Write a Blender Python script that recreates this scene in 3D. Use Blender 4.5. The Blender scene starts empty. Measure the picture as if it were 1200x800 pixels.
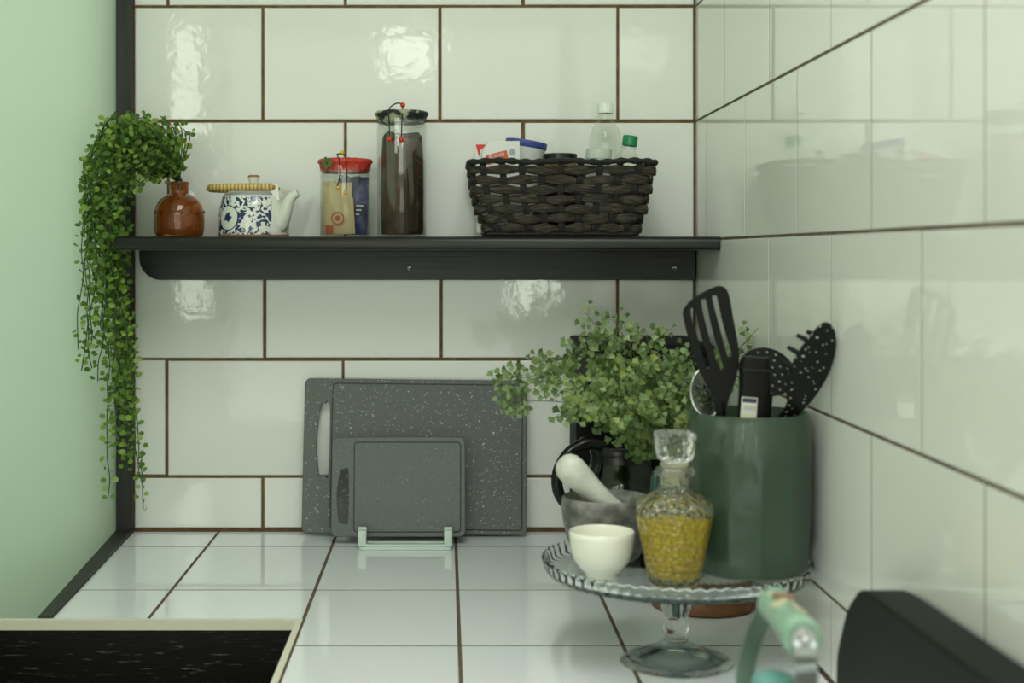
import bpy, bmesh, math, random
from mathutils import Vector, Matrix, Euler

# ------------------------------------------------------------------ camera
F = 1665.0            # focal length in pixels of the 1200x800 frame
D = 2.413             # camera distance to the back wall
ZC = 0.4725           # camera height above the counter
CX, CY = 522.0, 296.0 # pixel where the optical axis meets the frame
XR = 0.4246           # right wall
scene = bpy.context.scene
COL = scene.collection
cam_data = bpy.data.cameras.new('camera')
cam = bpy.data.objects.new('camera', cam_data)
COL.objects.link(cam)
cam.location = (0, -D, ZC)
cam.rotation_euler = (math.radians(90), 0, 0)
cam_data.sensor_width = 36
cam_data.lens = 36 * F / 1200
cam_data.shift_x = (600 - CX) / 1200
cam_data.shift_y = -(400 - CY) / 1200
cam_data.clip_start = 0.05
cam_data.dof.use_dof = True
cam_data.dof.focus_distance = 2.12
cam_data.dof.aperture_fstop = 5.0
scene.camera = cam

# ------------------------------------------------------------------ world, daylight, exposure
world = bpy.data.worlds.new('world')
scene.world = world
world.use_nodes = True
world.node_tree.nodes['Background'].inputs[0].default_value = (0.93, 1.0, 0.88, 1)
world.node_tree.nodes['Background'].inputs[1].default_value = 3.2
def area(name, loc, rot, sx, sy, radiance, color):
    l = bpy.data.lights.new(name, 'AREA')
    l.shape = 'RECTANGLE'; l.size = sx; l.size_y = sy
    l.energy = radiance * math.pi * sx * sy
    l.color = color
    o = bpy.data.objects.new(name, l); COL.objects.link(o)
    o.location = loc; o.rotation_euler = rot
    return o
R90 = math.radians(90)
DAY = (0.93, 1.0, 0.83)
area('daylight_garden_window', (-3.34, -2.6, 0.80), (0, -R90, 0), 1.5, 2.0, 0.8, DAY)
area('daylight_front_window', (-2.40, -5.14, 0.75), (R90, 0, 0), 1.3, 1.7, 2.6, DAY)
area('daylight_slim_window', (-1.45, -5.14, 0.90), (R90, 0, 0), 0.34, 1.5, 10.0, DAY)
area('daylight_high_window', (-0.19, -5.12, 1.55), (R90, 0, 0), 0.26, 0.22, 14.0, DAY)
area('daylight_low_window', (0.48, -5.12, 0.235), (R90, 0, 0), 0.22, 0.17, 15.0, DAY)
area('added_rear_fill', (0.15, -5.16, 0.40), (R90, 0, 0), 2.6, 2.5, 0.30, DAY)   # added unseen fill behind the camera, lifts the back wall
area('added_overhead_fill', (0.02, -1.9, 1.685), (0, 0, 0), 0.7, 1.5, 12.5, (0.95, 1.0, 0.96))  # overhead fill added to brighten the counter, no lamp known there
vs = scene.view_settings
vs.view_transform = 'Standard'; vs.look = 'None'; vs.gamma = 1.0; vs.use_curve_mapping = False
vs.exposure = -0.80
scene.cycles.max_bounces = 14
scene.cycles.transmission_bounces = 12
scene.cycles.transparent_max_bounces = 24
scene.cycles.glossy_bounces = 6
scene.cycles.caustics_reflective = False
scene.cycles.sample_clamp_indirect = 6.0

random.seed(7)
def W(px, py, d):                 # photograph pixel at a chosen depth -> point in the room
    return Vector(((px - CX) * d / F, d - D, ZC + (CY - py) * d / F))
def rnd(a, b): return random.uniform(a, b)

# ------------------------------------------------------------------ materials
def mat(name, color, rough=0.5, metal=0.0, trans=0.0, ior=1.45, spec=0.5, coat=0.0,
        bump=None, vary=None, sheen=0.0, alpha=None):
    m = bpy.data.materials.new(name); m.use_nodes = True
    nt = m.node_tree; b = nt.nodes['Principled BSDF']
    b.inputs['Base Color'].default_value = (*color, 1)
    b.inputs['Roughness'].default_value = rough
    b.inputs['Metallic'].default_value = metal
    b.inputs['IOR'].default_value = ior
    b.inputs['Transmission Weight'].default_value = trans
    b.inputs['Specular IOR Level'].default_value = spec
    b.inputs['Coat Weight'].default_value = coat
    b.inputs['Coat Roughness'].default_value = 0.05
    if bump or vary:
        g = nt.nodes.new('ShaderNodeNewGeometry')
    if bump:                      # (scale xyz or float, strength, distance, detail)
        sc, st, di, de = bump
        n = nt.nodes.new('ShaderNodeTexNoise'); n.inputs['Detail'].default_value = de
        mp = nt.nodes.new('ShaderNodeMapping')
        mp.inputs['Scale'].default_value = sc if isinstance(sc, tuple) else (sc,) * 3
        n.inputs['Scale'].default_value = 1.0
        nt.links.new(g.outputs['Position'], mp.inputs[0]); nt.links.new(mp.outputs[0], n.inputs['Vector'])
        bp = nt.nodes.new('ShaderNodeBump'); bp.inputs['Strength'].default_value = st
        bp.inputs['Distance'].default_value = di
        nt.links.new(n.outputs['Fac'], bp.inputs['Height']); nt.links.new(bp.outputs[0], b.inputs['Normal'])
        if coat: nt.links.new(bp.outputs[0], b.inputs['Coat Normal'])
    if vary:                      # (scale, color2, lo, hi)
        sc, c2, lo, hi = vary
        n = nt.nodes.new('ShaderNodeTexNoise'); n.inputs['Detail'].default_value = 5
        n.inputs['Scale'].default_value = 1.0
        mp = nt.nodes.new('ShaderNodeMapping')
        mp.inputs['Scale'].default_value = sc if isinstance(sc, tuple) else (sc,) * 3
        nt.links.new(g.outputs['Position'], mp.inputs[0]); nt.links.new(mp.outputs[0], n.inputs['Vector'])
        r = nt.nodes.new('ShaderNodeValToRGB')
        r.color_ramp.elements[0].position = lo; r.color_ramp.elements[0].color = (*color, 1)
        r.color_ramp.elements[1].position = hi; r.color_ramp.elements[1].color = (*c2, 1)
        nt.links.new(n.outputs['Fac'], r.inputs[0]); nt.links.new(r.outputs[0], b.inputs['Base Color'])
    return m

def speckled(name, base, fleck, scale, thresh, rough, base2=None, bump=None):
    m = mat(name, base, rough, bump=bump, spec=0.25)
    nt = m.node_tree; b = nt.nodes['Principled BSDF']
    g = nt.nodes.new('ShaderNodeTexCoord')
    v = nt.nodes.new('ShaderNodeTexVoronoi'); v.inputs['Scale'].default_value = scale
    nt.links.new(g.outputs['Object'], v.inputs['Vector'])
    nz = nt.nodes.new('ShaderNodeTexNoise'); nz.inputs['Scale'].default_value = scale * 0.45
    nt.links.new(g.outputs['Object'], nz.inputs['Vector'])
    add = nt.nodes.new('ShaderNodeMath'); add.operation = 'MULTIPLY'
    nt.links.new(v.outputs['Distance'], add.inputs[0]); nt.links.new(nz.outputs['Fac'], add.inputs[1])
    lt = nt.nodes.new('ShaderNodeMath'); lt.operation = 'LESS_THAN'; lt.inputs[1].default_value = thresh
    nt.links.new(add.outputs[0], lt.inputs[0])
    n2 = nt.nodes.new('ShaderNodeTexNoise'); n2.inputs['Scale'].default_value = scale * 1.3; n2.inputs['Detail'].default_value = 4
    nt.links.new(g.outputs['Object'], n2.inputs['Vector'])
    mx0 = nt.nodes.new('ShaderNodeMixRGB'); mx0.inputs[1].default_value = (*base, 1)
    mx0.inputs[2].default_value = (*(base2 or base), 1); nt.links.new(n2.outputs['Fac'], mx0.inputs[0])
    mx = nt.nodes.new('ShaderNodeMixRGB'); mx.inputs[2].default_value = (*fleck, 1)
    nt.links.new(mx0.outputs[0], mx.inputs[1]); nt.links.new(lt.outputs[0], mx.inputs[0])
    nt.links.new(mx.outputs[0], b.inputs['Base Color'])
    return m

def thin_glass(name, tint, ior=1.45, rough=0.02, bump=None):
    m = bpy.data.materials.new(name); m.use_nodes = True
    nt = m.node_tree; nt.nodes.remove(nt.nodes['Principled BSDF'])
    out = nt.nodes['Material Output']
    t = nt.nodes.new('ShaderNodeBsdfTransparent'); t.inputs[0].default_value = (*tint, 1)
    g = nt.nodes.new('ShaderNodeBsdfGlossy'); g.inputs['Roughness'].default_value = rough
    f = nt.nodes.new('ShaderNodeFresnel')
    ge = nt.nodes.new('ShaderNodeNewGeometry'); mr = nt.nodes.new('ShaderNodeMapRange')   # same reflectance from both sides of the thin wall
    mr.inputs['To Min'].default_value = ior; mr.inputs['To Max'].default_value = 1.0 / ior
    nt.links.new(ge.outputs['Backfacing'], mr.inputs['Value']); nt.links.new(mr.outputs['Result'], f.inputs['IOR'])
    mx = nt.nodes.new('ShaderNodeMixShader')
    nt.links.new(f.outputs[0], mx.inputs[0]); nt.links.new(t.outputs[0], mx.inputs[1]); nt.links.new(g.outputs[0], mx.inputs[2])
    if bump:
        tc = nt.nodes.new('ShaderNodeTexCoord'); n = nt.nodes.new('ShaderNodeTexNoise'); n.inputs['Scale'].default_value = bump[0]
        nt.links.new(tc.outputs['Object'], n.inputs['Vector'])
        bp = nt.nodes.new('ShaderNodeBump'); bp.inputs['Strength'].default_value = bump[1]; bp.inputs['Distance'].default_value = bump[2]
        nt.links.new(n.outputs['Fac'], bp.inputs['Height'])
        nt.links.new(bp.outputs[0], g.inputs['Normal']); nt.links.new(bp.outputs[0], f.inputs['Normal'])
    nt.links.new(mx.outputs[0], out.inputs[0])
    return m

def leaf_mat(name, color, trans=0.35):
    m = bpy.data.materials.new(name); m.use_nodes = True
    nt = m.node_tree; b = nt.nodes['Principled BSDF']; out = nt.nodes['Material Output']
    b.inputs['Base Color'].default_value = (*color, 1); b.inputs['Roughness'].default_value = 0.45
    t = nt.nodes.new('ShaderNodeBsdfTranslucent'); t.inputs[0].default_value = (color[0]*1.3, color[1]*1.3, color[2]*0.8, 1)
    mx = nt.nodes.new('ShaderNodeMixShader'); mx.inputs[0].default_value = trans
    nt.links.new(b.outputs[0], mx.inputs[1]); nt.links.new(t.outputs[0], mx.inputs[2]); nt.links.new(mx.outputs[0], out.inputs[0])
    return m

TILE_R = mat('glazed_tile_side_wall', (0.79, 0.80, 0.75), 0.03, spec=0.95, bump=(12, 0.04, 0.0012, 1))
TILE_B = mat('glazed_tile_wall', (0.79, 0.80, 0.75), 0.055, spec=0.55, bump=(40, 0.14, 0.0015, 2))
TILE_C = mat('glazed_tile_counter', (0.82, 0.84, 0.87), 0.06, spec=0.6, bump=(16, 0.12, 0.0015, 1))
GROUT_B = mat('brown_grout', (0.115, 0.062, 0.026), 0.9, bump=(300, 0.5, 0.001, 4), vary=(60, (0.19, 0.12, 0.06), 0.35, 0.75))
GROUT_R = mat('grey_brown_grout', (0.085, 0.06, 0.038), 0.9, vary=(60, (0.16, 0.12, 0.08), 0.35, 0.75))
BLACKWOOD = mat('black_stained_wood', (0.008, 0.008, 0.0065), 0.36, spec=0.42, bump=((6, 120, 160), 0.35, 0.0012, 4), vary=((5, 90, 130), (0.020, 0.019, 0.016), 0.4, 0.75))
POSTWOOD = mat('weathered_black_wood', (0.016, 0.016, 0.014), 0.55, bump=((120, 120, 6), 0.4, 0.001, 4), vary=((90, 90, 5), (0.04, 0.04, 0.036), 0.35, 0.75))
PLASTER = mat('cream_plaster', (0.70, 0.70, 0.58), 0.85)
FLOORM = mat('grey_floor', (0.25, 0.25, 0.21), 0.5)
WHITEWOOD = mat('window_paint', (0.7, 0.72, 0.66), 0.5)

# ------------------------------------------------------------------ mesh helpers
class MB:
    def __init__(s): s.v = []; s.f = []; s.m = []
    def add(s, vs, fs, mi=0):
        o = len(s.v); s.v += [tuple(v) for v in vs]
        s.f += [tuple(i + o for i in f) for f in fs]; s.m += [mi] * len(fs)
        return s
    def box(s, a, b, mi=0):
        x0, y0, z0 = a; x1, y1, z1 = b
        return s.add([(x0,y0,z0),(x1,y0,z0),(x1,y1,z0),(x0,y1,z0),(x0,y0,z1),(x1,y0,z1),(x1,y1,z1),(x0,y1,z1)],
              [(0,3,2,1),(4,5,6,7),(0,1,5,4),(1,2,6,5),(2,3,7,6),(3,0,4,7)], mi)
    def lathe(s, prof, seg=48, mi=0, mod=None, closed=False):
        n = len(prof); vs = []
        for j in range(seg):
            a = 2 * math.pi * j / seg
            for k, (r, z) in enumerate(prof):
                if mod: r, z = mod(a, r, z, k)
                vs.append((r * math.cos(a), r * math.sin(a), z))
        fs = []
        for j in range(seg):
            j2 = (j + 1) % seg
            for k in range(n if closed else n - 1):
                k2 = (k + 1) % n
                fs.append((j*n+k, j2*n+k, j2*n+k2, j*n+k2))
        return s.add(vs, fs, mi)
    def tube(s, pts, rad, seg=10, mi=0, closed=False, cap=True):
        pts = [Vector(p) for p in pts]; n = len(pts)
        rr = rad if isinstance(rad, (list, tuple)) else [rad] * n
        vs = []; prev = None
        for i, p in enumerate(pts):
            if closed: t = pts[(i+1) % n] - pts[i-1]
            else: t = pts[min(i+1, n-1)] - pts[max(i-1, 0)]
            t.normalize()
            if prev is None:
                u = t.orthogonal().normalized()
            else:
                u = (prev - t * prev.dot(t))
                u = u.normalized() if u.length > 1e-6 else t.orthogonal().normalized()
            prev = u; w = t.cross(u)
            for k in range(seg):
                a = 2 * math.pi * k / seg
                vs.append(p + (u * math.cos(a) + w * math.sin(a)) * rr[i])
        fs = []
        for i in range(n if closed else n - 1):
            i2 = (i + 1) % n
            for k in range(seg):
                k2 = (k + 1) % seg
                fs.append((i*seg+k, i*seg+k2, i2*seg+k2, i2*seg+k))
        if cap and not closed:
            fs.append(tuple(range(seg))[::-1]); fs.append(tuple((n-1)*seg + k for k in range(seg)))
        return s.add(vs, fs, mi)
    def sphere(s, c, r, seg=14, rings=8, mi=0, sc=(1,1,1)):
        c = Vector(c); vs = []; fs = []
        for i in range(rings + 1):
            t = math.pi * i / rings
            for k in range(seg):
                a = 2 * math.pi * k / seg
                vs.append((c.x + r*sc[0]*math.sin(t)*math.cos(a), c.y + r*sc[1]*math.sin(t)*math.sin(a), c.z + r*sc[2]*math.cos(t)))
        for i in range(rings):
            for k in range(seg):
                k2 = (k + 1) % seg
                fs.append((i*seg+k, (i+1)*seg+k, (i+1)*seg+k2, i*seg+k2))
        return s.add(vs, fs, mi)
    def sweep(s, loops, mi=0, closed=False, cap=True):   # loops: list of equal-length rings of points
        n = len(loops[0]); vs = [p for L in loops for p in L]; fs = []
        m = len(loops)
        for i in range(m if closed else m - 1):
            i2 = (i + 1) % m
            for k in range(n):
                k2 = (k + 1) % n
                fs.append((i*n+k, i*n+k2, i2*n+k2, i2*n+k))
        if cap and not closed:
            fs.append(tuple(range(n))[::-1]); fs.append(tuple((m-1)*n + k for k in range(n)))
        return s.add(vs, fs, mi)
    def mesh(s, name, mats, smooth=None):
        me = bpy.data.meshes.new(name)
        me.from_pydata(s.v, [], s.f)
        for m in (mats if isinstance(mats, (list, tuple)) else [mats]): me.materials.append(m)
        me.polygons.foreach_set('material_index', s.m)
        bm = bmesh.new(); bm.from_mesh(me)
        bmesh.ops.remove_doubles(bm, verts=bm.verts, dist=1e-7)
        bmesh.ops.recalc_face_normals(bm, faces=bm.faces)
        bm.to_mesh(me); bm.free()
        if smooth is not None:
            me.shade_smooth(); me.set_sharp_from_angle(angle=math.radians(smooth))
        me.update()
        return me
    def build(s, name, mats, parent=None, smooth=None):
        return link(name, s.mesh(name, mats, smooth), parent)

def link(name, me, parent=None):
    o = bpy.data.objects.new(name, me); COL.objects.link(o)
    if parent is not None: o.parent = parent
    return o
def tag(o, label=None, cat=None, group=None, kind=None):
    if label: o['label'] = label
    if cat: o['category'] = cat
    if group: o['group'] = group
    if kind: o['kind'] = kind
    return o
def thing(name, loc, label, cat, group=None, rot=(0, 0, 0)):
    o = bpy.data.objects.new(name, None); COL.objects.link(o)
    o.empty_display_size = 0.03
    o.location = loc; o.rotation_euler = rot
    return tag(o, label, cat, group)
def bevel(o, w, seg=2):
    m = o.modifiers.new('bevel', 'BEVEL'); m.width = w; m.segments = seg; m.limit_method = 'ANGLE'
    m.angle_limit = math.radians(40)
    return o
def flat_shape(name, outlines, thick, mats, bev=0.0, parent=None, axis='XZ', smooth=40):
    """solid plate from closed 2-D outlines (first outer, then holes), centred in its thickness"""
    cu = bpy.data.curves.new(name, 'CURVE'); cu.dimensions = '2D'; cu.fill_mode = 'BOTH'
    for ol in outlines:
        sp = cu.splines.new('POLY'); sp.points.add(len(ol) - 1); sp.use_cyclic_u = True
        for p, (x, y) in zip(sp.points, ol): p.co = (x, y, 0, 1)
    cu.extrude = max(thick / 2 - bev, 1e-5); cu.bevel_depth = bev; cu.bevel_resolution = 2 if bev else 0
    if bev: cu.offset = -bev
    tmp = bpy.data.objects.new('tmp', cu); COL.objects.link(tmp)
    dg = bpy.context.evaluated_depsgraph_get()
    me = bpy.data.meshes.new_from_object(tmp.evaluated_get(dg))
    bpy.data.objects.remove(tmp); bpy.data.curves.remove(cu)
    me.materials.clear(); me.materials.append(mats)
    if axis == 'XZ': me.transform(Matrix.Rotation(R90, 4, 'X'))
    elif axis == 'YZ': me.transform(Matrix.Rotation(R90, 4, 'Z') @ Matrix.Rotation(R90, 4, 'X'))
    bm = bmesh.new(); bm.from_mesh(me); bmesh.ops.remove_doubles(bm, verts=bm.verts, dist=1e-6)
    bmesh.ops.recalc_face_normals(bm, faces=bm.faces); bm.to_mesh(me); bm.free()
    me.shade_smooth(); me.set_sharp_from_angle(angle=math.radians(smooth))
    ax_ = {'XZ': 1, 'YZ': 0, 'XY': 2}[axis]
    for p in me.polygons:
        if abs(p.normal[ax_]) > 0.999: p.use_smooth = False
    return link(name, me, parent)
def text_mesh(name, body, size, m, parent, loc, rot, extr=0.0002, width=None):
    cu = bpy.data.curves.new(name, 'FONT'); cu.body = body; cu.size = size; cu.extrude = extr
    cu.align_x = 'CENTER'; cu.align_y = 'CENTER'
    tmp = bpy.data.objects.new('tmp', cu); COL.objects.link(tmp)
    me = bpy.data.meshes.new_from_object(tmp.evaluated_get(bpy.context.evaluated_depsgraph_get()))
    bpy.data.objects.remove(tmp); bpy.data.curves.remove(cu)
    me.materials.clear(); me.materials.append(m)
    o = link(name, me, parent); o.location = loc; o.rotation_euler = rot
    return o
def catmull(pts, n=8, closed=False):
    pts = [Vector(p) for p in pts]; out = []; m = len(pts)
    rng = range(m) if closed else range(m - 1)
    for i in rng:
        if closed: p0, p1, p2, p3 = pts[i-1], pts[i], pts[(i+1) % m], pts[(i+2) % m]
        else: p0, p1, p2, p3 = pts[max(i-1,0)], pts[i], pts[i+1], pts[min(i+2,m-1)]
        for k in range(n):
            t = k / n
            out.append(0.5*((2*p1)+(p2-p0)*t+(2*p0-5*p1+4*p2-p3)*t*t+(3*p1-p0-3*p2+p3)*t**3))
    if not closed: out.append(pts[-1].copy())
    return out
def rrect(x0, y0, x1, y1, r, n=6):
    out = []
    for cx, cy, a0 in ((x1-r, y1-r, 0), (x0+r, y1-r, 90), (x0+r, y0+r, 180), (x1-r, y0+r, 270)):
        for k in range(n + 1):
            a = math.radians(a0 + 90 * k / n); out.append((cx + r*math.cos(a), cy + r*math.sin(a)))
    return out

# ------------------------------------------------------------------ tiles
def clip(poly, nx, ny, c):            # keep the side nx*x + ny*y <= c
    out = []
    for i in range(len(poly)):
        a, b = poly[i], poly[(i+1) % len(poly)]
        da, db = nx*a[0]+ny*a[1]-c, nx*b[0]+ny*b[1]-c
        if da <= 0: out.append(a)
        if da*db < 0:
            t = da/(da-db); out.append((a[0]+t*(b[0]-a[0]), a[1]+t*(b[1]-a[1])))
    return out
tile_cache = {}
def tile_mesh(poly, m, th=0.006, bev=0.0016):   # bevelled slab, glazed face at local z = 0
    key = (tuple((round(x, 4), round(y, 4)) for x, y in poly), m.name, bev)
    if key in tile_cache: return tile_cache[key]
    cx = sum(p[0] for p in poly)/len(poly); cy = sum(p[1] for p in poly)/len(poly)
    def inset(p, q): 
        out = []
        n = len(p)
        for i in range(n):
            a, b, c = Vector(p[i-1]), Vector(p[i]), Vector(p[(i+1) % n])
            d1 = (b-a).normalized(); d2 = (c-b).normalized()
            n1 = Vector((-d1.y, d1.x)); n2 = Vector((-d2.y, d2.x))
            k = (n1+n2); k /= max(k.dot(n1), 0.2)
            out.append(tuple(b + k*q))
        return out
    n = len(poly); i1 = inset(poly, bev*0.35); i2 = inset(poly, bev)
    vs = [(x,y,-th) for x,y in poly]+[(x,y,-bev*0.8) for x,y in poly]+[(x,y,-bev*0.25) for x,y in i1]+[(x,y,0) for x,y in i2]
    fs = []
    for L in range(3):
        for k in range(n):
            k2 = (k+1) % n; fs.append((L*n+k, L*n+k2, (L+1)*n+k2, (L+1)*n+k))
    fs.append(tuple(3*n+k for k in range(n)))
    mb = MB().add(vs, fs); me = mb.mesh('tile', m)
    tile_cache[key] = me
    return me
def put_tile(poly, m, parent, M, bev=0.0016):     # poly in wall plane coordinates, M: plane -> room
    cx = sum(p[0] for p in poly)/len(poly); cy = sum(p[1] for p in poly)/len(poly)
    me = tile_mesh([(x-cx, y-cy) for x, y in poly], m, bev=bev)
    o = link('tile', me, parent); ti = 0.12 if bev > 0.001 else 0.035
    o.matrix_local = M @ Matrix.Translation((cx, cy, 0)) @ Matrix.Rotation(math.radians(rnd(-ti, ti)), 4, 'X') @ Matrix.Rotation(math.radians(rnd(-ti, ti)), 4, 'Y')
    return o
def rect(x0, y0, x1, y1): return [(x0,y0),(x1,y0),(x1,y1),(x0,y1)]

ZROWS = [0.0, 0.0928, 0.292, 0.494, 0.6957, 0.8906, 1.09, 1.29]
bx = lambda px: (px - CX) / 690.0
BJ = [[308, 515, 722], [195, 402, 608], [310, 517, 724], [197, 405, 613], [308, 515.5, 724], [197, 405, 613], [308, 515.5, 724]]
XL = -0.529
wall_back = tag(MB().box((-0.72, 0.0016, -0.9), (XR + 0.1, 0.12, 1.3)).build('wall_back', GROUT_B), kind='structure')
M_back = Matrix(((1,0,0,0),(0,0,-1,0),(0,1,0,0),(0,0,0,1)))     # plane x->X, y->Z, normal -> -Y
G = 0.0026
for r in range(7):
    xs = [XL - 0.001] + [bx(p) for p in BJ[r]] + [XR - 0.001]
    z0, z1 = ZROWS[r], ZROWS[r+1]
    for a, b in zip(xs[:-1], xs[1:]):
        jx, jz = rnd(-0.0006, 0.0006), rnd(-0.0006, 0.0006)
        put_tile(rect(a+G+jx, z0 + (0.006 if r == 0 else G) + jz, b-G+jx, z1-G+jz), TILE_B, wall_back, M_back)

wall_right = tag(MB().box((XR + 0.0004, -2.9, -0.9), (XR + 0.12, 0.0016, 1.7)).build('wall_right', GROUT_R), kind='structure')
M_right = Matrix(((0,0,-1,XR),(-1,0,0,0),(0,1,0,0),(0,0,0,1)))    # plane x -> -Y, y -> Z, normal -> -X
for r in range(7):
    off = 0.25 if r % 2 == 0 else 0.10
    xs = [0.001]; k = 0
    while off + 0.2985*k < 2.4: xs.append(off + 0.2985*k); k += 1
    g = 0.0017
    for a, b in zip(xs[:-1], xs[1:]):
        put_tile(rect(a+g, ZROWS[r]+(0.004 if r == 0 else 0.0019), b-g, ZROWS[r+1]-0.0019), TILE_R, wall_right, M_right, 0.0005)

# ------------------------------------------------------------------ counter, sink, left edge
CTOP = mat('counter_substrate', (0.10, 0.065, 0.04), 0.9, vary=(60, (0.16, 0.11, 0.07), 0.35, 0.75))
YF = 1.56; SX, SY, SL, SF = -0.184, 0.579, -0.612, 1.02
counter = thing('tiled_countertop', (0, -0.3, -0.16), 'white glazed tile countertop with brown joints below the shelf', 'countertop')
cp = (0, 0.3, 0.16)
cs = MB()
cs.box((-0.529, -SY, -0.06), (XR, -0.0, -0.0003))
cs.box((SX, -YF, -0.06), (XR, -SY, -0.0003))
cs.box((SL, -YF, -0.06), (SX, -SF, -0.0003))
o = cs.build('substrate', CTOP, counter); o.location = cp
M_c = Matrix(((1,0,0,0),(0,1,0,0),(0,0,1,0),(0,0,0,1)))
M_c = Matrix.Translation(cp)
cxs = [-0.584, -0.384, -0.183, 0.017, 0.214, XR]
cys = [0.004, 0.126, 0.42, 0.703, 0.995, 1.29, YF]
# left edge line of the tiled area from (-0.529,0) to (-0.509,-0.579)
ex = (0.020) / SY
for i in range(5):
    for j in range(6):
        a, b = cxs[i] + 0.0024, cxs[i+1] - 0.0024
        y0, y1 = -cys[j+1] + 0.0026, -cys[j] - 0.0026
        if j == 2 and i < 2: y0 = -SY + 0.0013
        if j > 2 and i < 2: continue
        if i == 4: b = XR - 0.0035
        poly = rect(a, y0, b, y1)
        if i == 0: poly = clip(poly, -1, -ex, 0.5275)       # x >= -0.5275 - ex*y
        if j == 0: poly = clip(poly, 0, 1, -0.006)
        put_tile(poly, TILE_C, counter, M_c, 0.0003)
trim_1 = tag(bevel(MB().box((-0.5565, -0.014, 0.0), (-0.5295, 0.0, 1.3)).build('trim_1', POSTWOOD), 0.001), kind='structure')
t2 = MB().add([(-0.557,0,-0.06),(-0.5285,0,-0.06),(-0.5085,-SY,-0.06),(-0.526,-SY,-0.06),
               (-0.557,0,0.004),(-0.5285,0,0.006),(-0.5085,-SY,0.004),(-0.526,-SY,0.003)],
              [(0,3,2,1),(4,5,6,7),(0,1,5,4),(1,2,6,5),(2,3,7,6),(3,0,4,7)])
trim_2 = tag(t2.build('trim_2', POSTWOOD), kind='structure')

SINKB = mat('black_scratched_basin', (0.010, 0.010, 0.009), 0.33, bump=((30, 60, 420), 0.25, 0.001, 3))
nt = SINKB.node_tree; b = nt.nodes['Principled BSDF']
g = nt.nodes.new('ShaderNodeNewGeometry'); mp = nt.nodes.new('ShaderNodeMapping'); mp.inputs['Scale'].default_value = (45, 45, 330)
n = nt.nodes.new('ShaderNodeTexNoise'); n.inputs['Scale'].default_value = 1; n.inputs['Detail'].default_value = 6
r = nt.nodes.new('ShaderNodeValToRGB'); r.color_ramp.elements[0].position = 0.63; r.color_ramp.elements[0].color = (0.008,0.008,0.007,1)
r.color_ramp.elements[1].position = 0.80; r.color_ramp.elements[1].color = (0.16,0.15,0.13,1)
nt.links.new(g.outputs['Position'], mp.inputs[0]); nt.links.new(mp.outputs[0], n.inputs['Vector']); nt.links.new(n.outputs['Fac'], r.inputs[0]); nt.links.new(r.outputs[0], b.inputs['Base Color'])
CREAM = mat('cream_sealant', (0.72, 0.70, 0.56), 0.4)
sink = thing('sink', ((SX+SL)/2, -0.8, -0.2), 'black scratched sink basin with cream edge sunk into the counter', 'sink')
so = (-(SX+SL)/2, 0.8, 0.2)
m = MB(); x0, x1, y0, y1 = SL, SX, -SF, -SY; w = 0.008; t = 0.012
m.box((x0, y1-w, -0.0125), (x1, y1, 0.0006)); m.box((x0, y0, -0.0125), (x1, y0+w, 0.0006))
m.box((x0, y0+w, -0.0125), (x0+w, y1-w, 0.0006)); m.box((x1-w, y0+w, -0.0125), (x1, y1-w, 0.0006))
o = m.build('rim', CREAM, sink); o.location = so
m = MB(); z0 = -0.2; zt = -0.0127
m.box((x0, y1-w+0.002, z0), (x1, y1, zt)); m.box((x0, y0, z0), (x1, y0+w-0.002, zt))
m.box((x0, y0+w-0.002, z0), (x0+w-0.002, y1-w+0.002, zt)); m.box((x1-w+0.002, y0+w-0.002, z0), (x1, y1-w+0.002, zt))
m.box((x0+0.002, y0+0.002, z0), (x1-0.002, y1-0.002, z0+0.006))
o = m.build('basin', SINKB, sink); o.location = so
m = MB().lathe([(0.0, 0.009), (0.018, 0.009), (0.03, 0.0105), (0.034, 0.007)], 24); 
STEEL = mat('brushed_steel', (0.55, 0.56, 0.55), 0.25, metal=1.0)
o = m.build('drain', STEEL, sink, 40); o.location = (0, 0, 0.0)

# ------------------------------------------------------------------ rest of the room (behind the camera) and frosted window
fm = bpy.data.materials.new('frosted_glass'); fm.use_nodes = True
nt = fm.node_tree; nt.nodes.remove(nt.nodes['Principled BSDF'])
tr = nt.nodes.new('ShaderNodeBsdfTranslucent'); tr.inputs[0].default_value = (0.72, 0.87, 0.71, 1)
df = nt.nodes.new('ShaderNodeBsdfDiffuse'); df.inputs[0].default_value = (0.62, 0.70, 0.60, 1)
gl = nt.nodes.new('ShaderNodeBsdfGlossy'); gl.inputs['Roughness'].default_value = 0.25
mx = nt.nodes.new('ShaderNodeMixShader'); mx.inputs[0].default_value = 0.45
mx2 = nt.nodes.new('ShaderNodeMixShader'); mx2.inputs[0].default_value = 0.05
nt.links.new(tr.outputs[0], mx.inputs[1]); nt.links.new(df.outputs[0], mx.inputs[2])
nt.links.new(mx.outputs[0], mx2.inputs[1]); nt.links.new(gl.outputs[0], mx2.inputs[2]); nt.links.new(mx2.outputs[0], nt.nodes['Material Output'].inputs[0])
PX = lambda y: -0.5585 + 0.103 * y        # window plane x at depth y (y negative)
m = MB()
ya, yb = 0.0, -1.0
m.add([(PX(ya),ya,-0.9),(PX(yb),yb,-0.9),(PX(yb),yb,1.7),(PX(ya),ya,1.7)], [(0,1,2,3)])
window_1 = tag(m.build('window_1', fm), kind='structure')
m = MB(); q4 = [(PX(ya)-0.0008,ya),(PX(yb)-0.0008,yb),(PX(yb)-0.0068,yb),(PX(ya)-0.0068,ya)]
m.add([(x,y,-0.9) for x,y in q4]+[(x,y,1.7) for x,y in q4], [(0,1,2,3),(4,7,6,5),(0,4,5,1),(1,5,6,2),(2,6,7,3),(3,7,4,0)])
m.build('pane', thin_glass('window_glass', (0.97, 0.99, 0.97)), window_1)
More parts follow.
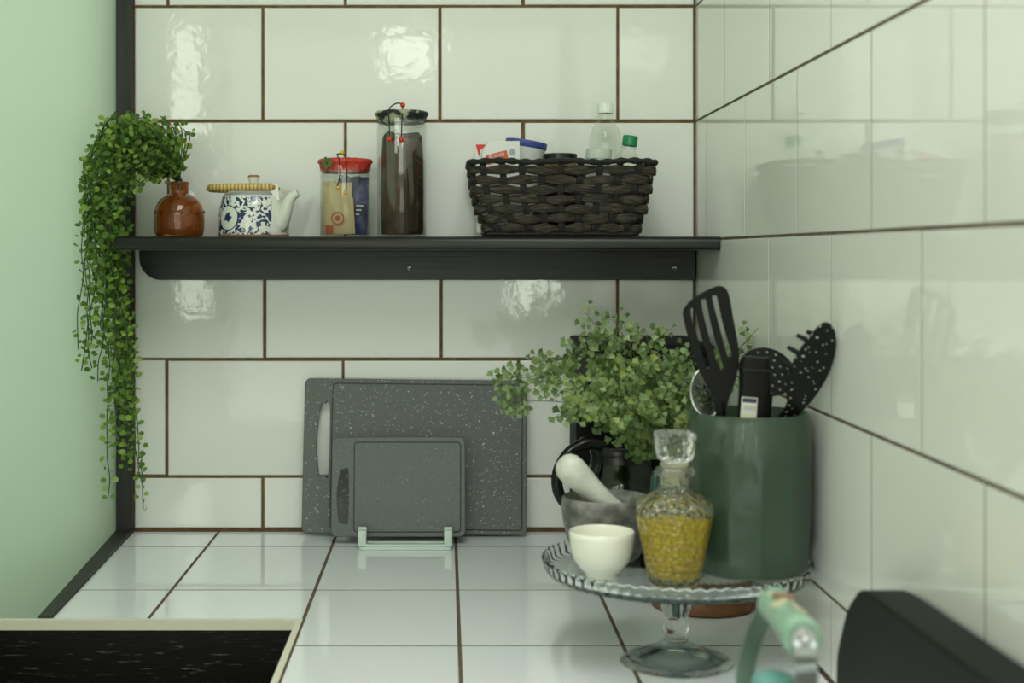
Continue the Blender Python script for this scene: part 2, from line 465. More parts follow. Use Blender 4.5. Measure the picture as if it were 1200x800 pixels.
tag(window_1, 'frosted pale green glass panel left of the tiled wall')
fb = MB(); fb.box((-3.4, -5.2, -1.0), (1.6, -1.0, -0.9)); fb.box((-0.72, -1.0, -1.0), (XR+0.12, 0.12, -0.9))
floor = tag(fb.build('floor', FLOORM), kind='structure')
c = MB(); c.box((-3.4, -5.2, 1.7), (1.6, -1.0, 1.8)); c.box((-0.68, -1.0, 1.7), (XR+0.12, 0.12, 1.8))
c.box((-0.72, 0.0016, 1.3), (XR+0.1, 0.12, 1.7))
ceiling = tag(c.build('ceiling', PLASTER), kind='structure')
def holed(mb, axis, fixed, thick, u0, u1, v0, v1, holes):
    """wall slab in plane axis=fixed with rectangular holes (hu0,hu1,hv0,hv1)"""
    us = sorted({u0, u1, *[h[0] for h in holes], *[h[1] for h in holes]})
    vs_ = sorted({v0, v1, *[h[2] for h in holes], *[h[3] for h in holes]})
    for a, b in zip(us[:-1], us[1:]):
        for c, d in zip(vs_[:-1], vs_[1:]):
            if any(h[0] <= a and b <= h[1] and h[2] <= c and d <= h[3] for h in holes): continue
            if axis == 'y': mb.box((a, fixed, c), (b, fixed+thick, d))
            else: mb.box((fixed, a, c), (fixed+thick, b, d))
WF = [(-3.05, -1.75, -0.1, 1.6), (-1.62, -1.28, 0.16, 1.65), (-1.15, 1.45, -0.85, 1.65)]  # last opening only lets the added fill behind the camera through
m = MB(); holed(m, 'y', -5.2, 0.1, -3.4, 1.6, -0.9, 1.7, WF)
wall_front = tag(m.build('wall_front', PLASTER), kind='structure')
m = MB(); holed(m, 'x', -3.3, 0.1, -5.1, -1.0, -0.9, 1.7, [(-3.6, -1.6, 0.05, 1.55)])
m.box((-3.3, -1.1, -0.9), (-0.67, -1.0, 1.7))
wall_left = tag(m.build('wall_left', PLASTER), kind='structure')
m = MB(); m.box((1.5, -5.1, -0.9), (1.6, -2.8, 1.7)); m.box((XR+0.12, -2.9, -0.9), (1.5, -2.8, 1.7))
wall_side = tag(m.build('wall_side', PLASTER), kind='structure')
def lattice(name, x0, x1, z0, z1, nx, nz, y=-5.12):
    m = MB()
    for i in range(1, nx): x = x0 + (x1-x0)*i/nx; m.box((x-0.015, y-0.03, z0), (x+0.015, y, z1))
    for i in range(1, nz): z = z0 + (z1-z0)*i/nz; m.box((x0, y-0.029, z-0.012), (x1, y-0.001, z+0.012))
    return tag(m.build(name, WHITEWOOD), kind='structure')
lattice('window_2', -3.05, -1.75, -0.1, 1.6, 5, 6)
lattice('window_3', -1.62, -1.28, 0.16, 1.65, 2, 5)
m = MB()
for i in range(1, 6): y = -3.6 + i*2.0/6; m.box((-3.26, y-0.015, 0.05), (-3.23, y+0.015, 1.55))
for i in range(1, 5): z = 0.05 + i*0.3; m.box((-3.259, -3.6, z-0.012), (-3.231, -1.6, z+0.012))
window_4 = tag(m.build('window_4', WHITEWOOD), kind='structure')
ADDED_HEDGE = mat('added_hedge_green', (0.08, 0.20, 0.07), 0.9)
added_hedge = tag(MB().box((-2.4, -0.98, -1.0), (-1.45, 4, 0.25)).build('wall_added_hedge', ADDED_HEDGE), kind='structure')  # unseen hedge block, added to dim and green the frosted panel
ADDED_LAWN = mat('added_lawn_green', (0.10, 0.20, 0.07), 0.9)
added_lawn = tag(MB().box((-9, -0.99, -1.1), (-0.72, 9, -1.0)).build('floor_added_lawn', ADDED_LAWN), kind='structure')  # unseen lawn, added to bounce green onto the lower frosted panel

# ------------------------------------------------------------------ shelf
ZS = 0.4975; YS = -0.224
shelf = thing('wall_shelf', (-0.04, -0.1, 0.4266), 'long black wooden shelf mounted on the tiled back wall', 'shelf')
so = Vector((0.04, 0.1, -0.4266))
prof = []
r = 0.0085; zt, zb = ZS, 0.4772
for k in range(7):
    a = math.radians(90 + 90*k/6); prof.append((YS + r + r*math.cos(a), zt - r + r*math.sin(a)))
for k in range(5):
    a = math.radians(180 + 90*k/4); prof.append((YS + 0.004 + 0.004*math.cos(a), zb + 0.004 + 0.004*math.sin(a)))
prof = [( -0.001, zt)] + prof + [(-0.001, zb)]
def shelf_ring(x, s=0.0):
    return [Vector((x, min(y + s, -0.001), min(max(z, zb + s*0.6), zt - s*0.6))) + so for y, z in prof]
x0, x1 = -0.512, XR - 0.0015
m = MB().sweep([shelf_ring(x0, 0.005), shelf_ring(x0+0.0015, 0.0018), shelf_ring(x0+0.005), shelf_ring(x1)])
m.build('board', BLACKWOOD, shelf, 40)
# bead under the front edge, edge highlight put into its lighter colour
EDGE = mat('lit_edge_black_wood', (0.055, 0.055, 0.045), 0.35)
m = MB().tube([Vector((x0+0.006, YS+0.0045, zb+0.0002))+so, Vector((x1, YS+0.0045, zb+0.0002))+so], 0.0013, 8)
m.build('edge_bead', EDGE, shelf, 40)
zA, zB = 0.4266, 0.4768
ol = [(XR-0.004, zA), (XR-0.004, zB), (-0.516, zB), (-0.516, zB-0.010)]
for k in range(1, 9):
    a = math.radians(180 + 90*k/8); ol.append((-0.516+0.036 + 0.036*math.cos(a), zA+0.038 + 0.038*math.sin(a)))
o = flat_shape('apron', [[(x+0.04, z-0.4266) for x, z in ol]], 0.02, BLACKWOOD, 0.001, shelf); o.location = (0, 0.1-0.0112, 0)
for px in (480, 790):
    p = W(px, 313.5, D-0.0215)
    m = MB().lathe([(0, 0.0010), (0.0012, 0.0004), (0.003, 0.0012), (0.0042, 0.0003), (0.0042, -0.001)], 16)
    o = m.build('screw', STEEL, shelf, 40); o.location = p + so + Vector((0, -0.0006, 0)); o.rotation_euler = (R90, 0, 0)

# ------------------------------------------------------------------ amber vase with hanging plant
AMBER = mat('amber_glass', (0.60, 0.25, 0.065), 0.02, trans=0.92, ior=1.5, bump=(70, 0.3, 0.002, 2))
VX, VY = -0.431, -0.112
vase = thing('amber_vase', (VX, VY, ZS), 'round amber brown glass vase with short neck on the shelf', 'vase')
def ribs(a, r, z, k):
    if 0.003 < z < 0.026: r *= 1 + 0.018*math.cos(28*a)
    return r, z
m = MB().lathe([(0,0.0005),(0.034,0.0005),(0.0375,0.003),(0.039,0.012),(0.0398,0.025),(0.0398,0.038),(0.0375,0.050),(0.0310,0.0610),(0.020,0.0685),(0.0145,0.071),(0.0145,0.083),(0.016,0.085),(0.016,0.0895),(0.0135,0.09),(0.0125,0.088),(0.0125,0.071),(0.028,0.059),(0.0362,0.038),(0.0362,0.012),(0.034,0.005),(0,0.005)], 84, mod=ribs)
m.build('body', AMBER, vase, 60)
m = MB()
for k in range(14):
    a = 2*math.pi*k/14
    m.sphere((0.0385*math.cos(a), 0.0385*math.sin(a), 0.0405), 0.0035, 8, 5, sc=(1,1,1))
m.build('raised_dots', AMBER, vase, 60)

LEAFS = [leaf_mat('leaf_mid_green', (0.15, 0.27, 0.042)), leaf_mat('leaf_deep_green', (0.075, 0.165, 0.027)), leaf_mat('leaf_bright_green', (0.26, 0.39, 0.07))]
STEMM = mat('green_stem', (0.035, 0.075, 0.018), 0.6)
def add_leaf(mb, base, dirv, up, L, Wd, mi, shape='oval'):
    dirv = dirv.normalized(); side = dirv.cross(up)
    if side.length < 1e-4: side = dirv.orthogonal()
    side.normalize(); nrm = side.cross(dirv)
    if shape == 'oval':
        P = [(0,0,0),(0.22,0.40,0.06),(0.6,0.5,0.09),(0.9,0.28,0.05),(1,0,0.0),(0.9,-0.28,0.05),(0.6,-0.5,0.09),(0.22,-0.40,0.06)]
        fs = [(0,4,3,2,1),(0,7,6,5,4)]
    else:
        P = [(0,0,0),(0.45,0.36,0.06),(0.72,0.60,0.05),(0.86,0.40,0.03),(0.80,0.24,0.03),(1.0,0.16,0),(0.93,0,-0.02),(1.0,-0.18,0),(0.80,-0.26,0.03),(0.85,-0.44,0.03),(0.70,-0.58,0.05),(0.45,-0.36,0.06)]
        fs = [(0,6,5,4,3,2,1),(0,11,10,9,8,7,6)]
    mb.add([base + dirv*L*u + side*Wd*v + nrm*L*w for u, v, w in P], fs, mi)

plant = thing('trailing_plant', (VX, VY, ZS+0.072), 'trailing green plant with tiny round leaves spilling over the shelf end', 'plant')
po = Vector((VX, VY, ZS+0.072))
rs = random.Random(11)
mouth = Vector((VX, VY, ZS+0.083))
leaves = MB()
strands = []
def hang(xd, yd, zend, apex, drift):
    p = [mouth - Vector((0,0,0.008)), mouth + Vector((rs.uniform(-.004,.004), rs.uniform(-.004,.004), 0.006)),
         mouth*0.55 + apex*0.45 + Vector((0.012, 0, 0.0)), apex]
    z = apex.z - 0.035
    p.append(Vector((apex.x*0.45 + xd*0.55, apex.y*0.45 + yd*0.55, apex.z - 0.004)))
    x, y = xd, yd
    z = apex.z - 0.045
    while z > zend:
        dr = drift if z < 0.46 else 0
        x += rs.uniform(-0.006, 0.006) + dr*0.03; y += rs.uniform(-0.005, 0.005)
        y = min(y, -0.03); x = max(x, PX(y) + 0.010)
        if z > 0.455: x = min(x, -0.520)
        p.append(Vector((x, y, z))); z -= 0.03
    return catmull(p, 5)
ends = [0.06, 0.10, 0.13, 0.08, 0.19, 0.22, 0.16, 0.26, 0.24, 0.30, 0.09, 0.14, 0.20, 0.12, 0.17, 0.23, 0.28, 0.22] + [rs.uniform(0.26, 0.52) for _ in range(30)] + [rs.uniform(0.44, 0.60) for _ in range(14)]
for i, ze in enumerate(ends):
    xd = rs.uniform(-0.565, -0.520) if i > 17 else rs.uniform(-0.545, -0.516)
    yd = rs.uniform(-0.22, -0.09)
    ap = Vector((rs.uniform(-0.53, -0.455), rs.uniform(-0.20, -0.10), rs.uniform(0.615, 0.685)))
    strands.append(hang(xd, yd, ze, ap, rs.uniform(-0.03, 0.20) if i < 18 else rs.uniform(-0.1, 0.08)))
# upright and short sprigs
for tip in [(222,156,2.26),(205,140,2.26),(188,136,2.24),(172,140,2.24),(160,150,2.22),(214,150,2.3),(196,150,2.3),(150,160,2.2),(180,150,2.25),(140,185,2.2),(128,175,2.2),(118,195,2.19),(104,215,2.19),(95,225,2.19),(165,165,2.24),(150,178,2.22),(110,240,2.19), (135,205,2.2), (120,225,2.2), (160,195,2.2), (170,210,2.22), (150,225,2.2), (100,250,2.19), (128,250,2.19)]:
    e = W(*tip); e.x = max(e.x, PX(e.y) + 0.012)
    mid = mouth*0.5 + e*0.5 + Vector((0.01 if tip[0] > 170 else 0.0, -0.01, 0.03))
    strands.append(catmull([mouth - Vector((0,0,0.006)), mouth + Vector((0,0,0.012)), mid, e], 7))
nleaf = 0
for si, path in enumerate(strands):
    pts = [p - po for p in path]
    MB().tube(pts, 0.0009, 5, cap=True).build('stem', STEMM, plant, 60)
    # leaves along the strand
    acc = 0; k = 0
    tot = sum((path[i+1]-path[i]).length for i in range(len(path)-1)); run = 0
    for i in range(len(path)-1):
        seg = path[i+1]-path[i]; L = seg.length
        acc += L; run += L
        if run < 0.045: acc = 0; continue
        while acc > 0.0072:
            acc -= 0.0072; k += 1
            t = seg.normalized()
            a = k*2.4 + rs.uniform(-0.5, 0.5)
            u = t.orthogonal().normalized(); w = t.cross(u)
            out = (u*math.cos(a) + w*math.sin(a))
            base = path[i] + seg*rs.random() + out*rs.uniform(0.001, 0.008)
            if base.x < PX(base.y) + 0.006 or base.y > -0.022: continue
            if base.x > -0.518 and 0.468 < base.z < 0.505 and base.y > YS - 0.004: continue
            dv = out + t*rs.uniform(-0.2, 0.7) + Vector((0, -0.35, 0.25))
            s = rs.uniform(0.0070, 0.0125)
            end = base + dv.normalized()*s
            if end.x < PX(end.y) + 0.002: continue
            if (Vector((base.x, base.y, 0)) - Vector((VX, VY, 0))).length < 0.045 and base.z < ZS+0.075: continue
            q = rs.random(); mi = 0 if q < 0.5 else (1 if q < 0.72 else 2)
            add_leaf(leaves, base - po, dv, Vector((rs.uniform(-.6,.6), -1, rs.uniform(0.1, 1.0))), s, s*rs.uniform(0.75, 0.95), mi)
            nleaf += 1
o = leaves.build('leaves', LEAFS, plant); tag(o, kind='stuff')

# ------------------------------------------------------------------ teapot
POTM = mat('blue_white_porcelain', (0.72, 0.73, 0.66), 0.12, coat=0.3)
nt = POTM.node_tree; b = nt.nodes['Principled BSDF']
tc = nt.nodes.new('ShaderNodeTexCoord')
sep = nt.nodes.new('ShaderNodeSeparateXYZ'); nt.links.new(tc.outputs['Object'], sep.inputs[0])
nz = nt.nodes.new('ShaderNodeTexNoise'); nz.inputs['Scale'].default_value = 95; nz.inputs['Detail'].default_value = 2.5; nz.inputs['Distortion'].default_value = 1.6
nt.links.new(tc.outputs['Object'], nz.inputs['Vector'])
gt = nt.nodes.new('ShaderNodeMath'); gt.operation = 'GREATER_THAN'; gt.inputs[1].default_value = 0.50
nt.links.new(nz.outputs['Fac'], gt.inputs[0])
# medallion on the front left: white ring with a dark flower inside
dist = nt.nodes.new('ShaderNodeVectorMath'); dist.operation = 'DISTANCE'; dist.inputs[1].default_value = (-0.033, -0.040, 0.030)
nt.links.new(tc.outputs['Object'], dist.inputs[0])
def mth(op, a, bb):
    n = nt.nodes.new('ShaderNodeMath'); n.operation = op
    for i, q in enumerate((a, bb)):
        if isinstance(q, (int, float)): n.inputs[i].default_value = q
        else: nt.links.new(q, n.inputs[i])
    return n.outputs[0]
outside = mth('GREATER_THAN', dist.outputs['Value'], 0.019)
ring = mth('MULTIPLY', mth('GREATER_THAN', dist.outputs['Value'], 0.0195), mth('LESS_THAN', dist.outputs['Value'], 0.021))
flow = mth('LESS_THAN', mth('ADD', dist.outputs['Value'], mth('MULTIPLY', nz.outputs['Fac'], 0.012)), 0.0145)
band = mth('MULTIPLY', mth('GREATER_THAN', sep.outputs['Z'], 0.0665), mth('LESS_THAN', sep.outputs['Z'], 0.071))
body_lim = mth('LESS_THAN', sep.outputs['Z'], 0.064)
fac = mth('MAXIMUM', mth('MAXIMUM', mth('MULTIPLY', mth('MULTIPLY', gt.outputs[0], outside), body_lim), mth('MULTIPLY', band, 0.55)), mth('MAXIMUM', ring, flow))
right = mth('LESS_THAN', sep.outputs['X'], 0.034)
fac = mth('MULTIPLY', fac, right)
mixc = nt.nodes.new('ShaderNodeMixRGB'); mixc.inputs[1].default_value = (0.72, 0.73, 0.66, 1); mixc.inputs[2].default_value = (0.022, 0.035, 0.115, 1)
nt.links.new(fac, mixc.inputs[0]); nt.links.new(mixc.outputs[0], b.inputs['Base Color'])
PORC = mat('white_glaze', (0.68, 0.69, 0.60), 0.14, coat=0.3)
CLAY = mat('unglazed_clay', (0.30, 0.14, 0.06), 0.7)
TX = (297.5 - CX) * 2.3 / F
pot = thing('teapot', (TX, -0.113, ZS), 'blue and white floral teapot with cane wrapped handle', 'teapot')
m = MB().lathe([(0,0.003),(0.053,0.003),(0.057,0.004),(0.0572,0.012),(0.0568,0.03),(0.0548,0.05),(0.0515,0.063),(0.0475,0.070),(0.038,0.0738),(0.024,0.0745),(0,0.0745)], 56)
m.build('body', POTM, pot, 50)
m = MB().lathe([(0,0),(0.055,0),(0.0572,0.0012),(0.0572,0.004),(0.053,0.0042)], 56); m.build('base_ring', CLAY, pot, 50)
lid = MB().lathe([(0.0,0.0735),(0.031,0.0745),(0.031,0.0775),(0.026,0.080),(0.012,0.0825),(0.0075,0.084),(0.0078,0.091),(0.0095,0.097)], 36).build('lid', PORC, pot, 50)
MB().lathe([(0.0095,0.0968),(0.0098,0.0985),(0.0075,0.1005),(0,0.101)], 28).build('knob_cap', CLAY, lid, 50)
p0 = Vector((0.038, -0.012, 0.012)); 
sp = catmull([(0.030,-0.018,0.014),(0.044,-0.024,0.019),(0.053,-0.030,0.036),(0.059,-0.034,0.053),(0.066,-0.037,0.064),(0.0755,-0.040,0.0705)], 6)
n = len(sp)
rr = [0.0165 - 0.0105*(i/(n-1))**0.8 for i in range(n)]
m = MB().tube(sp, rr, 18, cap=False); m.tube(sp[-4:], [x*0.7 for x in rr[-4:]], 18, cap=True)
m.build('spout', PORC, pot, 60)
for y in (-0.030, 0.030):
    ol = [(-0.009,0.0),(0.009,0.0)] + [(0.0065*math.cos(a), 0.021+0.0065*math.sin(a)) for a in [math.pi*k/10 for k in range(11)]]
    hole = [(0.0025*math.cos(2*math.pi*k/10), 0.021+0.0025*math.sin(2*math.pi*k/10)) for k in range(10)]
    o = flat_shape('lug', [ol, hole], 0.006, PORC, 0.001, pot); o.location = (0.037, y, 0.0585)
CANE = mat('cane_wrap', (0.55, 0.42, 0.14), 0.5)
nt = CANE.node_tree; b = nt.nodes['Principled BSDF']
tc = nt.nodes.new('ShaderNodeTexCoord'); wv = nt.nodes.new('ShaderNodeTexWave'); wv.inputs['Scale'].default_value = 52; wv.inputs['Distortion'].default_value = 0.6
nt.links.new(tc.outputs['Object'], wv.inputs['Vector'])
rp = nt.nodes.new('ShaderNodeValToRGB'); rp.color_ramp.elements[0].color = (0.36,0.20,0.06,1); rp.color_ramp.elements[0].position = 0.3; rp.color_ramp.elements[1].color = (0.62,0.50,0.17,1); rp.color_ramp.elements[1].position = 0.6
nt.links.new(wv.outputs['Fac'], rp.inputs[0]); nt.links.new(rp.outputs[0], b.inputs['Base Color'])
hp = catmull([(0.038,-0.030,0.0795),(0.026,-0.038,0.0795),(0.0,-0.043,0.0795),(-0.038,-0.042,0.0792),(-0.062,-0.030,0.079),(-0.070,0,0.079),(-0.062,0.030,0.079),(-0.038,0.042,0.0792),(0,0.043,0.0795),(0.026,0.038,0.0795),(0.038,0.030,0.0795)], 12)
rr = [0.0056 + 0.0005*(i % 2) if 8 < i < len(hp)-9 else 0.0022 + 0.0034*min(i, len(hp)-1-i)/9 for i in range(len(hp))]
MB().tube(hp, rr, 12).build('handle', CANE, pot, 60)

# ------------------------------------------------------------------ glass jars
JARG = thin_glass('jar_glass', (0.972, 0.985, 0.972), 1.85)
CORD = mat('dark_cord', (0.03, 0.028, 0.022), 0.8)
def jar(name, px, d, r, h, label):
    t = thing(name, ((px-CX)*d/F, d-D, ZS), label, 'jar')
    m = MB().lathe([(0,0.0006),(r-0.002,0.0006),(r,0.003),(r,h),(r-0.0022,h),(r-0.0022,0.006),(r-0.004,0.004),(0,0.004)], 64)
    m.build('glass', JARG, t, 50)
    return t
def lid_cloth(t, r, z0, h, m1, m2=None):
    rs2 = random.Random(3)
    ph = [rs2.uniform(0, 6.28) for _ in range(3)]
    def mod(a, rr, z, k):
        w = 0.00045*(math.sin(9*a+ph[0]) + math.sin(17*a+ph[1]) + math.sin(29*a+ph[2]))
        return (rr + w if rr > 0.01 else rr), z + 0.6*w
    prof = [(0, z0+h),(r*0.6, z0+h+0.0006),(r+0.001, z0+h-0.0012),(r+0.0034, z0+h-0.0042),(r+0.0034, z0+h-0.0075),(r+0.0008, z0+h-0.0095),(r-0.0006, z0+0.003)]
    prof2 = [(r-0.0026, z0+h-0.009),(r-0.0026, z0),(r-0.006, z0),(r-0.008, z0+0.002),(0, z0+0.002)]
    a = MB().lathe(prof, 72, mod=mod).build('lid', m1, t, 60)
    MB().lathe(prof2, 56).build('lid_plug', m2 or m1, a, 60)
    return a
REDCL = mat('red_fabric', (0.50, 0.028, 0.018), 0.55, bump=(220, 0.6, 0.002, 4), vary=(60, (0.62, 0.07, 0.035), 0.4, 0.7))
RED2 = mat('red_seal', (0.42, 0.05, 0.035), 0.4)
jr = 0.0405
j1 = jar('glass_jar', 404.5, 2.30, jr, 0.116, 'short glass jar with red fabric lid holding food packets')
lid_cloth(j1, jr, 0.104, 0.023, REDCL, RED2)
YB = mat('yellow_bead', (0.62, 0.38, 0.03), 0.35); RB = mat('red_bead', (0.62, 0.03, 0.015), 0.25); GRN = mat('lid_leaf_green', (0.05, 0.13, 0.02), 0.6)
def cord(t, pts, beads, bm, r=0.0011, br=0.0042):
    MB().tube(catmull(pts, 6), r, 6).build('cord', CORD, t, 60)
    for q in beads: MB().sphere(q, br, 12, 8, sc=(1,1,1.0)).build('bead', bm, t, 60)
f1 = -jr - 0.0055
cord(j1, [(0.004, f1+0.016, 0.130), (-0.010, f1+0.008, 0.132), (-0.006, f1+0.003, 0.121), (-0.006, f1+0.002, 0.095), (-0.010, f1+0.002, 0.080)], [(-0.0085, f1+0.001, 0.078)], YB, br=0.0032)
cord(j1, [(-0.001, f1+0.014, 0.134), (0.004, f1+0.004, 0.127), (0.005, f1+0.001, 0.105), (0.0045, f1+0.002, 0.072)], [(0.0035, f1+0.001, 0.070), (-0.002, f1+0.010, 0.1345)], YB, br=0.0036)
m = MB()
for k in range(7):
    add_leaf(m, Vector((-0.026+0.002*math.cos(k), f1+0.002, 0.118+0.002*math.sin(k))), Vector((math.cos(k*0.9), -0.15, math.sin(k*0.9))), Vector((0,-1,0.2)), 0.008, 0.006, 0)
m.build('fabric_leaves', GRN, j1)

def packet(name, jt, loc, w, h, th, m, label, cat, rotz=0, tilt=0, crumple=0.0015, print_=None, seed=1):
    t = thing(name, Vector(jt.location) + Vector(loc), label, cat, rot=(0, math.radians(tilt), math.radians(rotz)))
    r2 = random.Random(seed); nx, nz = 9, 13; vs = []; fs = []
    for s in (-1, 1):
        for j in range(nz):
            for i in range(nx):
                u, v = i/(nx-1), j/(nz-1)
                edge = min(1, 4*min(u, 1-u))*min(1, 3.5*min(v+0.05, 1-v))
                wv = w*(0.5 - 0.06*math.sin(v*3)) if v > 0.7 else w*0.5
                vs.append(((u-0.5)*2*wv, s*(th/2)*max(edge, 0.03) + r2.uniform(-crumple, crumple), v*h + (r2.uniform(-crumple, crumple)*1.5 if v > 0.9 else 0)))
    n = nx*nz
    for s in (0, 1):
        for j in range(nz-1):
            for i in range(nx-1):
                a = s*n + j*nx + i; q = (a, a+1, a+nx+1, a+nx)
                fs.append(q if s == 0 else q[::-1])
    def rim(idx):
        for a, b2 in zip(idx[:-1], idx[1:]): fs.append((a, a+n, b2+n, b2))
    rim([j*nx for j in range(nz)]); rim([nx-1+(nz-1-j)*nx for j in range(nz)][::1])
    rim([nx-1-i for i in range(nx)]); rim([(nz-1)*nx + i for i in range(nx)])
    MB().add(vs, fs).build('pouch', m, t, 40)
    return t
KRAFT = mat('beige_packet_paper', (0.62, 0.49, 0.25), 0.6)
BLUEP = mat('dark_blue_foil', (0.055, 0.055, 0.16), 0.35, vary=(90, (0.16, 0.15, 0.30), 0.45, 0.7))
PRINT_R = mat('red_print', (0.52, 0.10, 0.05), 0.6)
NAVY = mat('navy_print', (0.025, 0.03, 0.07), 0.4)
WPRINT = mat('white_print', (0.75, 0.75, 0.70), 0.5)
pk1 = packet('food_packet', j1, (-0.008, -0.014, 0.0045), 0.050, 0.084, 0.010, KRAFT, 'beige paper packet with red round print inside the short jar', 'packet', rotz=6, tilt=-3, seed=4)
m = MB().lathe([(0.0085, 0), (0.0105, 0)], 28); m.lathe([(0,0),(0.0045,0)], 20)
o = m.build('round_print', PRINT_R, pk1); o.location = (-0.002, -0.0068, 0.026); o.rotation_euler = (R90, 0, 0)
m = MB().box((-0.022, -0.0002, 0), (-0.010, 0.0, 0.014)); o = m.build('corner_print', PRINT_R, pk1); o.location = (0, -0.0058, 0.002)
pk2 = packet('food_packet', j1, (0.010, 0.008, 0.0045), 0.052, 0.094, 0.014, BLUEP, 'dark blue foil packet behind the beige one in the short jar', 'packet', rotz=-12, tilt=3, seed=9)
m = MB().box((0.004, -0.0003, 0.030), (0.023, 0, 0.050)); o = m.build('label_band', NAVY, pk2); o.location = (0, -0.0092, 0)
for k in range(3):
    m = MB().box((0.008, -0.0002, 0), (0.020-0.003*k, 0, 0.0022)); o = m.build('print_line', WPRINT, pk2); o.location = (0, -0.0096, 0.046-0.007*k)
# tall jar
r2_ = 0.0395
j2 = jar('glass_jar', 470.5, 2.30, r2_, 0.190, 'tall glass jar with camouflage fabric lid and brown contents')
CAMO = mat('camouflage_fabric', (0.010, 0.014, 0.010), 0.6, bump=(220, 0.6, 0.002, 4), vary=((38, 20, 60), (0.36, 0.37, 0.24), 0.50, 0.56))
CAMO2 = mat('camouflage_fabric_skirt', (0.09, 0.11, 0.08), 0.6, vary=((50, 30, 60), (0.30, 0.31, 0.20), 0.45, 0.55))
lid_cloth(j2, r2_, 0.184, 0.020, CAMO, CAMO2)
f2 = -r2_ - 0.0055
cord(j2, [(0.004, f2+0.018, 0.212), (-0.006, f2+0.012, 0.2135), (-0.017, f2+0.006, 0.206), (-0.019, f2+0.002, 0.196), (-0.018, f2+0.002, 0.175), (-0.0175, f2+0.001, 0.158)], [(-0.0175, f2+0.001, 0.155)], RB, br=0.004)
cord(j2, [(0.003, f2+0.014, 0.2105), (0.003, f2+0.005, 0.203), (0.002, f2+0.001, 0.180), (0.001, f2+0.001, 0.157)], [(0.001, f2+0.001, 0.154), (0.003, f2+0.012, 0.2105)], RB, br=0.0042)
cord(j2, [(-0.034, f2+0.016, 0.192), (-0.030, f2+0.006, 0.184), (-0.020, f2+0.002, 0.176)], [], RB)
COFFEE = mat('dark_brown_coffee', (0.050, 0.022, 0.010), 0.6, bump=(300, 0.5, 0.002, 3), vary=(40, (0.085, 0.040, 0.020), 0.4, 0.7))
COFFEE2 = mat('dark_brown_packet', (0.030, 0.014, 0.008), 0.4)
ct = thing('coffee_packet', Vector(j2.location) + Vector((0, 0, 0.0048)), 'dark brown coffee packet filling the tall glass jar', 'packet')
def cmod(a, r, z, k):
    s = 1 + 0.05*math.sin(3*a+1) + 0.025*math.sin(7*a)
    zz = z + (0.006*math.sin(a*2+0.6) if z > 0.13 else 0)
    return r*s, zz
MB().lathe([(0,0),(0.0325,0),(0.0335,0.01),(0.0335,0.08),(0.0330,0.13),(0.0318,0.154),(0.026,0.160),(0,0.157)], 48, mod=cmod).build('pouch', COFFEE, ct, 60)
m = MB(); prof = [(-0.012,0),(0.012,0),(0.012,0.085),(0.006,0.10),(0.002,0.118),(-0.004,0.108),(-0.012,0.095)]
o = flat_shape('folded_flap', [prof], 0.0016, COFFEE2, 0, ct); o.location = (0.017, -0.0312, 0.004); o.rotation_euler = (0, 0, math.radians(28))

# ------------------------------------------------------------------ wicker basket and its contents
WICK = mat('dark_wicker', (0.011, 0.009, 0.007), 0.55, bump=((140, 140, 900), 0.9, 0.003, 4), vary=((60, 60, 900), (0.14, 0.11, 0.07), 0.45, 0.75))
WICKV = mat('black_wicker_stake', (0.008, 0.008, 0.0075), 0.5, bump=((900, 900, 120), 0.8, 0.003, 3))
BXC = (654.5 - CX) * 2.29 / F
basket = thing('wicker_basket', (BXC, -0.119, ZS), 'dark woven wicker basket filled with packages on the shelf', 'basket')
HB = 0.1165
def loop_pt(s, a, b, rc):
    """point and normal on a rounded rectangle with half sizes a,b; s in 0..1"""
    segs = [(2*(a-rc)), math.pi*rc/2, 2*(b-rc), math.pi*rc/2]*2
    L = sum(segs); q = (s % 1)*L
    cyc = [((-(a-rc), -b), (1, 0)), ((a-rc, -(b-rc)), -90), ((a, -(b-rc)), (0, 1)), ((a-rc, b-rc), 0),
           ((a-rc, b), (-1, 0)), ((-(a-rc), b-rc), 90), ((-a, b-rc), (0, -1)), ((-(a-rc), -(b-rc)), 180)]
    for i, sl in enumerate(segs):
        if q <= sl or i == 7:
            if i % 2 == 0:
                (x, y), (dx, dy) = cyc[i]; return Vector((x+dx*q, y+dy*q, 0)), Vector((dy, -dx, 0))
            (x, y), a0 = cyc[i]; ang = math.radians(a0) + q/rc
            nn = Vector((math.cos(ang), math.sin(ang), 0)); return Vector((x, y, 0)) + nn*rc, nn
        q -= sl
def bdim(z):
    t = z/HB
    return 0.1165 + 0.0265*t + 0.004*math.sin(t*3.1), 0.076 + 0.018*t, 0.018
NST = 30
rows = 7; pitch = 0.1045/rows
rb = random.Random(5)
for r in range(rows):
    z = 0.007 + pitch*(r+0.42); rings = []
    n = 210; jit = [rb.uniform(-0.0012, 0.0012) for _ in range(n)]
    for i in range(n):
        s = i/n; a, b_, rc = bdim(z)
        p, nn = loop_pt(s, a, b_, rc)
        c_ = math.cos(math.pi*NST*s)*(1 if r % 2 else -1)
        off = 0.0036*c_ ; hh = pitch*(0.43 + 0.10*c_)
        zz = z + 0.0012*math.sin(s*41+r*2)
        pi, po_ = p + nn*(off-0.0014), p + nn*(off+0.0014)
        rings.append([Vector((pi.x, pi.y, zz-hh)), Vector((po_.x, po_.y, zz-hh*0.85)), Vector(((p+nn*(off+0.0026)).x, (p+nn*(off+0.0026)).y, zz)), Vector((po_.x, po_.y, zz+hh*0.85)), Vector((pi.x, pi.y, zz+hh))])
    MB().sweep(rings, closed=True).build('weave_strand', WICK, basket, 60)
